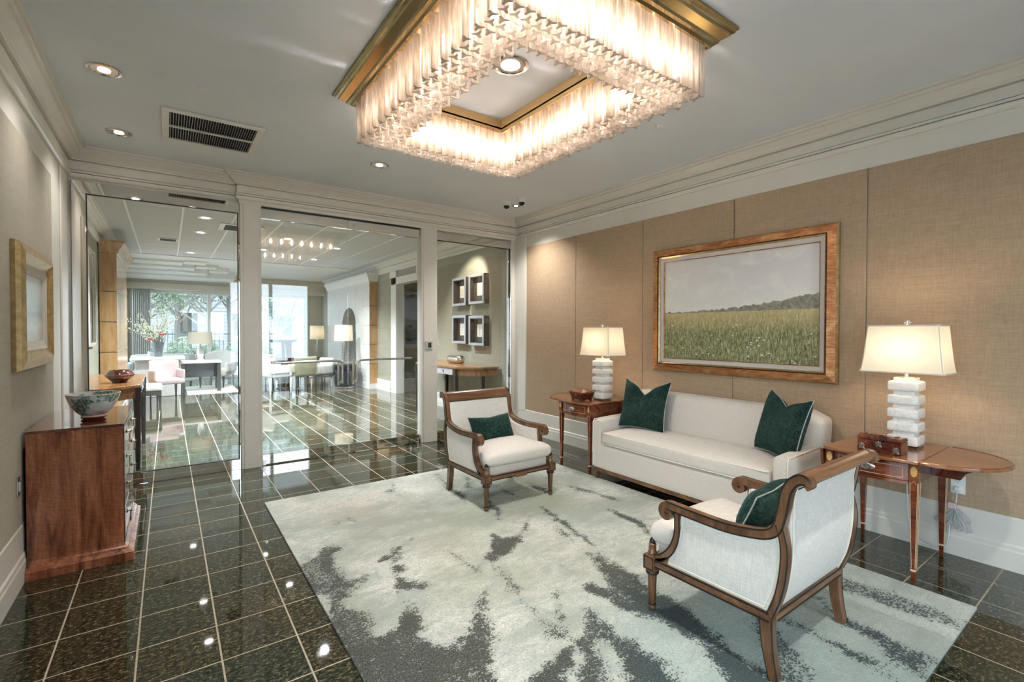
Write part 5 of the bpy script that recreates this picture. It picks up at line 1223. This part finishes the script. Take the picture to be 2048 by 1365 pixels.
# built-in cabinets with arched niche
def builtin(label, X, sx, y0, y1, arch, mat, matside):
    t = thing('built_in_cabinet', label, 'cabinet', (0, 0, 0))
    D = .21; xf = X+sx*D
    a, b = min(X, xf), max(X, xf)
    zt = 2.66
    g = G()
    if arch:
        ym = (y0+y1)/2-.25; aw = .62; z0, zs_ = .55, 1.55
        g.box(a, b, y0, ym-aw, 0, zt).box(a, b, ym+aw, y1, 0, zt).box(a, b, ym-aw, ym+aw, 0, z0)
        pts = [(ym-aw, zt), (ym-aw, zs_)]+[(ym-aw*math.cos(PI*k/16), zs_+.52*math.sin(PI*k/16)) for k in range(17)]+[(ym+aw, zs_), (ym+aw, zt)]
        g.prism(pts, 'x', a, b)
        G().box(X if sx > 0 else X-.02, X+.02 if sx > 0 else X, ym-aw, ym+aw, z0, 2.1).obj('mirror_back', M['mirror'], t)
    else: g.box(a, b, y0, y1, 0, zt)
    g.obj('body', mat, t)
    G().box(a-.001, b-.004*sx if sx > 0 else b+.001, y0-.004, y0, .13, zt).obj('end_panel', matside, t) if sx > 0 else G().box(a+.004, b+.001, y0-.004, y0, .13, zt).obj('end_panel', matside, t)
    for z in (.62, 1.10, 1.58, 2.06):
        G().box(a-.002, b+.002, y0-.006, y0+.002, z-.006, z+.006).obj('joint_bead', M['slate'], t)
        for q in ((y0+.01, y0+.55), (y1-.55, y1-.01)):
            G().box(xf-.001 if sx > 0 else xf-.003, xf+.003 if sx > 0 else xf+.001, q[0], q[1], z-.005, z+.005).obj('joint_bead', M['greyp'], t)
    cr = [(0, zt), (.02, zt+.01), (.03, zt+.05), (.07, zt+.12), (.11, zt+.17), (.11, zt+.20), (0, zt+.20)]
    pth = [(X, y0), (xf, y0), (xf, y1)]
    c = crown_run('cornice', pth, cr, M['trimw'] if arch else M['honey'], 1 if sx < 0 else -1); c.parent = t
    G().box(a, b, y0, y1, zt, zt+.20).obj('cornice_core', M['trimw'], t)
    G().box(a-.012 if sx < 0 else a, b+.012 if sx > 0 else b, y0-.012, y1, 0, .13).obj('plinth', M['trimw'], t)
builtin('pale built in cabinet with arched mirrored niche on the far right lobby wall', LXR, -1, 11.62, 15.4, True, M['pane2'], M['honey'])
builtin('honey wood panelled cabinet beyond the left glass pane', LXL+.02, 1, 9.86, 12.2, False, M['honey'], M['honey'])

def drum_lamp(label, loc, r, h, base, shade, on, neck=.5):
    t = thing('drum_lamp', label, 'lamp', loc)
    hb_ = neck
    if base == 'balls':
        G().lathe([(.07, 0), (.07, .02), (.02, .025)], 20).obj('foot', M['silver'], t)
        for k in range(int(hb_/.075)):
            g = G()
            for a in range(3):
                an = a*2*PI/3+k*.5; g.lathe([(.002, -.034), (.022, -.028), (.034, 0), (.022, .028), (.002, .034)], 8, (.028*math.cos(an), .028*math.sin(an), .06+k*.075))
            g.obj('glass_ball', M['clear'], t, smooth=True)
        G().lathe([(.010, 0), (.010, hb_+.2)], 10).obj('stem', M['silver'], t)
    else:
        G().lathe([(.09, 0), (.09, .02), (.045, .04), (.06, .10), (.075, .20), (.05, .30), (.02, .34), (.012, hb_+.2)], 24).obj('base', M['alab'], t, smooth=40)
    n = 36; V = []; F = []
    for k, (rr, z) in enumerate(((r, hb_), (r*.93, hb_+h))):
        V += [(rr*math.cos(2*PI*i/n), rr*math.sin(2*PI*i/n), z) for i in range(n)]
    F = [(i, (i+1) % n, n+(i+1) % n, n+i) for i in range(n)]
    G().add(V, F).obj('lamp_shade', shade, t, smooth=True)
    if on: G().lathe([(.01, hb_+h*.3), (.035, hb_+h*.5), (.03, hb_+h*.62), (.004, hb_+h*.7)], 12).obj('bulb', M['bulb'], t, smooth=True)
    return t

# far right console with lamp, navy drum with lamp
t = thing('sofa_console', 'low dark console table against the far lobby wall', 'console table', (3.58, 15.62, 0))
G().box(-.42, .42, -.2, .2, .58, .625).obj('top', M['slate'], t, bevel=.004)
for a in (-.38, .38):
    for b in (-.16, .16): G().taper(a, b, 0, .58, .03, .03, .04, .04).obj('leg', M['slate'], t)
drum_lamp('lit drum shade lamp with glass ball base on the dark console', (3.78, 15.62, .626), .215, .42, 'balls', M['shade'], True, .55)
t = thing('navy_drum_table', 'navy lacquer drum table with silver rim behind the glass doors', 'side table', (3.62, 12.20, 0))
G().lathe([(.245, 0), (.25, .02), (.25, .05)], 40).obj('base_ring', M['silver'], t, smooth=40)
G().lathe([(.25, .05), (.285, .30), (.30, .56)], 40).obj('drum', M['navy'], t, smooth=50)
G().lathe([(.31, .56), (.31, .60), (.30, .605)], 40).obj('top', M['navy'], t, smooth=30)
drum_lamp('lit drum shade lamp with glass ball base on the navy drum table', (3.60, 12.25, .606), .225, .40, 'balls', M['shade'], True, .58)

def leg4(g_, t, w, d, z, mat, top=.045, bot=.022):
    for a in (-1, 1):
        for b in (-1, 1): G().taper(a*(w-.03), b*(d-.03), 0, z, bot, bot, top, top, 0, 0).obj('leg', mat, t)
def dining_chair(name, label, loc, rz, mat, legm, hb=.83):
    t = thing(name, label, 'chair', loc, rz)
    G().rbox((0, -.02, .42), (.50, .52, .11), .035, 6).obj('seat', mat, t, smooth=True)
    def bend(x, y, z, p): return (x, y+.06*(x/.26)**2*-1+.05*z, z)
    G().rbox((0, .25, .60), (.52, .075, .46), .03, 8, bend).obj('backrest', mat, t, smooth=True)
    for s in (-1, 1): G().rbox((s*.245, .02, .55), (.055, .44, .20), .022, 5).obj('arm', mat, t, smooth=True)
    leg4(None, t, .25, .27, .37, legm)
    return t
dining_chair('tub_chair', 'olive upholstered chair seen from behind through the left glass door', (2.60, 12.15, 0), 3.3, M['olive'], M['slate'])
dining_chair('tub_chair', 'ivory chair with its side turned, left of the olive chair', (2.02, 12.15, 0), 1.9, M['ivory'], M['white'])
c3 = dining_chair('club_chair', 'beige chair with an orange striped cushion beyond the ivory chair', (2.05, 13.5, 0), .15, M['ivory'], M['slate'])
o = pillow('striped_cushion', 'orange striped cushion on the beige club chair', .36, .28, .12, M['stripe'], mat4((2.07, 13.62, .64), .15, -.2), 0, 0, False)
def slipper(label, loc, rz, mat):
    t = thing('slipper_chair', label, 'armchair', loc, rz)
    G().rbox((0, 0, .36), (.62, .66, .22), .05, 8).obj('seat', mat, t, smooth=True)
    G().rbox((0, .02, .48), (.54, .58, .10), .04, 8).obj('seat_cushion', mat, t, smooth=True)
    G().rbox((0, .32, .52), (.60, .10, .44), .045, 8).obj('backrest', mat, t, smooth=True)
    for s in (-1, 1): G().rbox((s*.30, .02, .45), (.09, .60, .26), .04, 6).obj('arm', mat, t, smooth=True)
    leg4(None, t, .29, .31, .26, M['white'], .035, .02)
slipper('white low armchair beside the navy drum table', (3.10, 12.95, 0), -1.25, M['ivory'])
slipper('white low armchair at the far left edge of the glass doors', (1.95, 14.3, 0), 1.1, M['ivory'])
t = thing('side_table', 'small black pedestal side table among the lobby chairs', 'side table', (2.32, 13.0, 0))
G().lathe([(.15, 0), (.15, .015), (.02, .03), (.018, .40), (.03, .415)], 20).obj('pedestal', M['slate'], t, smooth=40)
G().lathe([(.20, .415), (.20, .435)], 28).obj('top', M['slate'], t)
t = thing('pedestal_table', 'tall dark round pedestal table by the far lobby window', 'table', (2.80, 15.6, 0))
G().lathe([(.20, 0), (.20, .03), (.06, .06), (.05, 1.10)], 24).obj('pedestal', M['slate'], t, smooth=40)
G().lathe([(.36, 1.10), (.38, 1.12), (.38, 1.16), (.36, 1.17)], 40).obj('top', M['slate'], t, smooth=30)
t = thing('wood_plinth', 'tall cylindrical red wood plinth by the far lobby window', 'plinth', (3.02, 16.1, 0))
G().lathe([(.12, 0), (.12, 1.02), (.115, 1.03)], 28).obj('drum', M['mahog'], t, smooth=40)
G().lathe([(.128, 1.03), (.128, 1.11)], 28).obj('cap', M['slate'], t, smooth=30)
# writing table with lamp, rug, wing chair
o = G().rbox((.86, 13.75, .006), (1.02, 1.9, .012), .005, 2).obj('lobby_rug', M['carpet']); tag(o, 'pale loop pile rug beneath the lobby writing table', 'rug')
t = thing('writing_table', 'long writing table with pale top and dark slab legs in the lobby', 'table', (.635, 13.55, .012))
G().box(-.40, .40, -.35, .35, .672, .712).obj('top', M['trimw'], t, bevel=.004)
for a in (-.35, .35):
    for b in (-.29, .29): G().taper(a, b, 0, .672, .075, .075, .062, .062).obj('leg', M['slate'], t)
G().box(-.36, .36, .24, .30, .30, .66).obj('modesty_panel', M['navy'], t)
drum_lamp('taupe shaded lamp on the lobby writing table', (.63, 13.55, .726), .255, .28, 'turned', M['shadeg'], False, .40)
t = thing('wing_chair', 'tall taupe wing chair behind the lobby writing table', 'armchair', (1.02, 14.28, .012), -.5)
G().rbox((0, 0, .38), (.62, .62, .20), .05, 8).obj('seat', M['ivory'], t, smooth=True)
def wing(x, y, z, p): return (x, y+.12*(x/.36)**2*-1, z-.10*(x/.36)**2*(p[2] > 0))
G().rbox((0, .30, .62), (.72, .09, .62), .04, 10, wing).obj('backrest', M['ivory'], t, smooth=True)
for s in (-1, 1): G().rbox((s*.32, .02, .50), (.08, .56, .24), .035, 6).obj('arm', M['ivory'], t, smooth=True)
leg4(None, t, .30, .30, .28, M['slate'])
# blush chair and low sofa, flower vase on a low table
dining_chair('blush_chair', 'blush pink chair with dark legs behind the left glass pane', (-.02, 11.95, 0), .25, M['pinkf'], M['slate'])
t = thing('bench', 'dark wood bench with pale seat beside the left console', 'bench', (-.30, 11.0, 0))
G().rbox((0, 0, .40), (.42, .80, .09), .03, 6).obj('seat', M['ivory'], t, smooth=True)
G().box(-.20, .20, -.38, .38, .28, .355).obj('frame', M['slate'], t)
leg4(None, t, .21, .40, .28, M['slate'])
t = thing('lobby_sofa', 'long ivory sofa in front of the far left window', 'sofa', (-.10, 15.3, 0))
G().rbox((0, 0, .30), (1.35, .80, .36), .05, 8).obj('seat', M['ivory'], t, smooth=True)
G().rbox((0, .36, .60), (1.35, .18, .44), .06, 8).obj('backrest', M['ivory'], t, smooth=True)
for s in (-1, 1): G().rbox((s*.68, 0, .45), (.14, .82, .36), .05, 6).obj('arm', M['ivory'], t, smooth=True)
leg4(None, t, .62, .36, .13, M['slate'])
pillow('sofa_cushion', 'white cushion with dark edge on the lobby sofa', .50, .40, .14, M['ivory'], mat4((-.22, 15.12, .68), .2, -.35, .3), 0, 0, False)
t = thing('center_table', 'pale stone centre table carrying the flower vase', 'table', (-.17, 13.2, 0))
G().box(-.48, .48, -.42, .42, .80, .86).obj('top', M['pane2'], t, bevel=.01)
G().box(-.40, .40, -.34, .34, .0, .80).obj('base', M['ivory'], t, bevel=.01)
def vase_of_flowers():
    t = thing('flower_vase', 'dark vase of tall blossom branches with coral flowers', 'vase', (-.17, 13.2, .861))
    G().lathe([(.075, 0), (.08, .01), (.085, .10), (.10, .24), (.115, .32), (.105, .318), (.085, .22), (.004, .02)], 28).obj('vase_body', M['vase'], t, smooth=40)
    rr = random.Random(11); tips = []
    for k in range(17):
        an = rr.uniform(0, 2*PI); ln = rr.uniform(.45, 1.15); sp_ = rr.uniform(.25, .75)
        if k == 0: an, ln, sp_ = PI, 1.0, .95
        P = [(0, 0, .22)]; 
        for q in range(1, 6):
            f_ = q/5; P.append((math.cos(an)*sp_*f_*.75+rr.uniform(-.04, .04), math.sin(an)*sp_*.5*f_+rr.uniform(-.04, .04), .22+ln*f_*(1-.25*sp_*f_)+rr.uniform(-.03, .03)))
        C = catmull(P, 4); G().tube(C, .006, 5, rs=[.008*(1-.7*i/len(C)) for i in range(len(C))]).obj('branch', M['stem'], t)
        tips.append(C)
    g = G()
    for C in tips:
        for p in C[6:]:
            for _ in range(3):
                q = p+Vector((rr.uniform(-.04, .04), rr.uniform(-.04, .04), rr.uniform(-.04, .04))); r = rr.uniform(.008, .016)
                g.lathe([(.002, -r), (r, 0), (.002, r)], 5, q)
    o = g.obj('blossom', M['blossom'], t); o['kind'] = 'stuff'
    g = G()
    for _ in range(90):
        q = Vector((rr.gauss(0, .13), rr.gauss(0, .13), .42+rr.gauss(0, .08))); a = rr.uniform(0, 6.28); L = rr.uniform(.05, .10)
        d = Vector((math.cos(a), math.sin(a), rr.uniform(-.2, .8))).normalized()*L; w = Vector((-math.sin(a), math.cos(a), 0))*.02
        g.add([q, q+d*.5+w, q+d, q+d*.5-w], [(0, 1, 2, 3)])
    o = g.obj('foliage', M['leaf2'], t); o['kind'] = 'stuff'
    for c in ((-.14, -.18, .36), (.08, -.20, .46)):
        g = G()
        for k in range(14):
            a = 2*PI*k/7; L = .085 if k < 7 else .055; zz = .02 if k < 7 else .06
            d = Vector((math.cos(a)*L, math.sin(a)*L, zz)); w = Vector((-math.sin(a), math.cos(a), 0))*.028; q = Vector(c)
            g.add([q, q+d*.6+w, q+d, q+d*.6-w], [(0, 1, 2, 3)])
        g.obj('coral_flower', M['coral'], t)
vase_of_flowers()
# hall painting seen through the cased opening
t = thing('hall_painting', 'large dark painting with silver frame in the hall beyond the doors', 'painting', (0, 0, 0))
G().box(4.42, 5.5, 10.50, 10.545, 1.05, 2.38).obj('frame', M['frosted'], t, bevel=.01)
G().box(4.50, 5.42, 10.494, 10.50, 1.13, 2.30).obj('canvas', M['navy'], t)
t = thing('hall_outlet', 'small white outlet low on the hall wall', 'outlet', (4.78, 10.547, .55))
G().box(-.036, .036, -.006, 0, -.058, .058).obj('plate', M['white'], t, bevel=.002)
# lobby ceiling fittings
k = 0
for x, y in ((.45, 8.1), (.45, 9.35), (.40, 11.9), (1.75, 6.9), (1.72, 9.1), (1.55, 10.6), (1.40, 12.0), (2.7, 7.4), (2.7, 9.6), (2.7, 11.4), (.4, 6.6)):
    downlight(x, y, ['white lobby ceiling light second from the left pane', 'white lobby ceiling light farther along the left aisle', 'white lobby ceiling light just before the stepped ceiling', 'white lobby ceiling light near the glass doors', 'white lobby ceiling light in the middle of the lobby', 'white lobby ceiling light before the last grid bay', 'white lobby ceiling light in the last grid bay', 'white lobby ceiling light near the right console', 'white lobby ceiling light in line with the hall opening', 'white lobby ceiling light near the pale cabinet', 'white lobby ceiling light just behind the left pane'][k], .085, 'led2', 205, lcol=(.86, .94, 1.0)); k += 1
for i, (x, y, lb) in enumerate(((.02, 10.4, 'small square ceiling vent in the lobby left aisle'), (.95, 8.6, 'long dark ceiling vent in the lobby grid'))):
    t = thing('lobby_vent', lb, 'air vent', (x, y, H-.001))
    w, d = ((.15, .15) if i == 0 else (.30, .28))
    G().box(-w, w, -d, d, -.014, 0).obj('frame', M['trimw'], t, bevel=.004)
    G().box(-w*.75, w*.75, -d*.75, d*.75, -.016, -.013).obj('grille', M['void'], t)

# ================================================================== garden outside the far window
ground = struct(G().box(-14, 16, LYE+.14, 60, -.20, -.02).box(-14, LXL-.16, -14, LYE+.14, -.20, -.02).box(LXL-.16, 16, -14, YF-.2, -.20, -.02).obj('ground', M['lawn']))
t = thing('garden_fence', 'grey iron railing fence across the garden beyond the far window', 'fence', (0, 23.5, -.02))
bar = None
for k in range(66):
    x = -3.2+k*.16
    bar = G().box(-.012, .012, -.012, .012, 0, 1.45).obj('bar', M['iron'], t, loc=(x, 0, 0)) if bar is None else place('bar', bar.data, t, loc=(x, 0, 0))
for z in (.15, 1.28): G().box(-3.3, 7.5, -.02, .02, z, z+.05).obj('rail', M['iron'], t)
def leaf_cloud(pts, size, n, seed):
    rr = random.Random(seed); g = G()
    for _ in range(n):
        c, r = rr.choice(pts); d = Vector((rr.gauss(0, 1), rr.gauss(0, 1), rr.gauss(0, 1))).normalized()*r*rr.random()**.4
        q = Vector(c)+d; a = Vector((rr.gauss(0, 1), rr.gauss(0, 1), rr.gauss(0, 1))).normalized(); b = a.orthogonal().normalized(); s = size*rr.uniform(.6, 1.4)
        g.add([q-a*s, q+b*s*.5, q+a*s, q-b*s*.5], [(0, 1, 2, 3)])
    return g
def tree(name, label, loc, hgt, lean, leafm, nleaf, seed, spread=1.0):
    t = thing(name, label, 'tree', loc, 0, 'garden trees beyond the window'); rr = random.Random(seed); tips = []
    tr = catmull([(0, 0, 0), (lean*.25, 0, hgt*.22), (lean*.6, .1, hgt*.45), (lean, 0, hgt*.62)], 5)
    G().tube(tr, .1, 8, rs=[.15*(1-.5*i/len(tr)) for i in range(len(tr))]).obj('trunk', M['bark'], t, smooth=True)
    for k in range(16):
        b0 = tr[rr.randint(6, len(tr)-1)]; an = rr.uniform(0, 2*PI); L = rr.uniform(.25, .5)*hgt*spread
        P = [b0]
        for q in range(1, 4): P.append(b0+Vector((math.cos(an)*L*q/3*.8+rr.uniform(-.15, .15), math.sin(an)*L*q/3*.8+rr.uniform(-.15, .15), L*q/3*.75+rr.uniform(-.1, .15))))
        C = catmull(P, 4); G().tube(C, .03, 5, rs=[.055*(1-.85*i/len(C)) for i in range(len(C))]).obj('branch', M['bark'], t)
        tips.append((P[-1], .45*hgt*.25)); tips.append((P[-2], .4*hgt*.25))
        for _ in range(4):
            q0 = C[rr.randint(5, len(C)-1)]; d = Vector((rr.uniform(-1, 1), rr.uniform(-1, 1), rr.uniform(.1, 1))).normalized()*rr.uniform(.4, .9)
            G().tube([q0, q0+d*.5+Vector((0, 0, .03)), q0+d], .012, 4, rs=[.018, .012, .005]).obj('twig', M['bark'], t)
    if nleaf:
        o = leaf_cloud(tips, .07, nleaf, seed).obj('crown', leafm, t); o['kind'] = 'stuff'
tree('garden_tree', 'bare branched tree behind the left half of the far window', (1.35, 25.5, -.02), 5.6, .3, M['leaf'], 500, 21, 1.1)
tree('garden_tree', 'leaning pale trunked tree seen through the left glass door', (4.15, 22.3, -.02), 5.2, -.9, M['leaf2'], 2600, 22)
tree('garden_tree', 'leafy green tree at the left edge of the far window', (-1.0, 27.0, -.02), 6.0, .4, M['leaf'], 5200, 23)
tree('garden_tree', 'blue green tree behind the fence in the middle of the far window', (2.7, 28.5, -.02), 6.2, -.2, M['leaf2'], 5200, 24)
tree('garden_tree', 'thin tree between the fence and the brick house', (.35, 29.5, -.02), 6.6, .2, M['leaf'], 3600, 25)
tree('garden_tree', 'bushy tree near the right end of the fence', (6.4, 27.5, -.02), 6.0, .2, M['leaf'], 5200, 26)
for i, (x, y, r, lb, mm) in enumerate(((.9, 25.0, .8, 'round green shrub behind the fence below the bare tree', 'leaf'), (-1.2, 25.0, .7, 'round green shrub at the left end of the fence', 'leaf2'), (3.1, 25.0, .75, 'round green shrub beside the leaning tree', 'leaf'))):
    t = thing('shrub', lb, 'shrub', (x, y, -.02), 0, 'garden shrubs')
    o = leaf_cloud([((0, 0, .6), r), ((.5, .2, .45), r*.7), ((-.5, .1, .5), r*.7)], .06, 2200, 40+i).obj('foliage', M[mm], t); o['kind'] = 'stuff'
    G().tube([(0, 0, 0), (.03, 0, .5)], .03, 6).obj('stem', M['bark'], t)
t = thing('hedge', 'low mauve hedge in front of the iron fence', 'hedge', (0, 22.9, -.02))
o = leaf_cloud([((-3+k*.3, 0, .28), .30) for k in range(34)], .045, 5200, 60).obj('foliage', M['hedge'], t); o['kind'] = 'stuff'
G().box(-3.1, 7.2, -.05, .05, 0, .3).obj('stem', M['bark'], t)
bw = thing('garden_house', 'pale sided house behind the garden trees', 'building', (0, 34, -.02))
G().box(-12, 14, 0, .3, 0, 14).obj('wall', M['siding'], bw)
for k in range(62): 
    z = .2+k*.22; sd_ = G().prism([(-.02, z), (-.002, z+.21), (0, z+.21), (0, z)], 'x', -12, 14).obj('clapboard', M['siding'], bw) if k == 0 else place('clapboard', bpy.data.meshes['clapboard'], bw, loc=(0, 0, k*.22))
for x in (-4.2, -1.6, 1.0, 3.6, 6.2):
    for z in (1.0, 4.2, 7.4):
        f_ = G().box(x-.55, x+.55, -.06, .02, z, z+1.6).obj('window', M['trimw'], bw); G().box(x-.45, x+.45, -.07, -.055, z+.1, z+1.5).obj('pane', M['slate'], f_)

# sheer curtain at the left end of the far window
t = thing('curtain', 'pale gathered curtain at the left end of the far window', 'curtain', (0, 0, 0))
V = []; F = []; nn = 60
for k in range(nn+1):
    x = -.80+.42*k/nn; y = 16.72+.03*math.sin(k*1.05)
    V += [(x, y, .03), (x, y, 2.58), (x, y+.006, 2.58), (x, y+.006, .03)]
for k in range(nn):
    for j in range(4): F.append((k*4+j, (k+1)*4+j, (k+1)*4+(j+1) % 4, k*4+(j+1) % 4))
G().add(V, F).obj('drape', M['ivory'], t, smooth=60)
G().tube([(-.84, 16.73, 2.585), (-.30, 16.73, 2.585)], .012, 8).obj('rod', M['steel'], t)
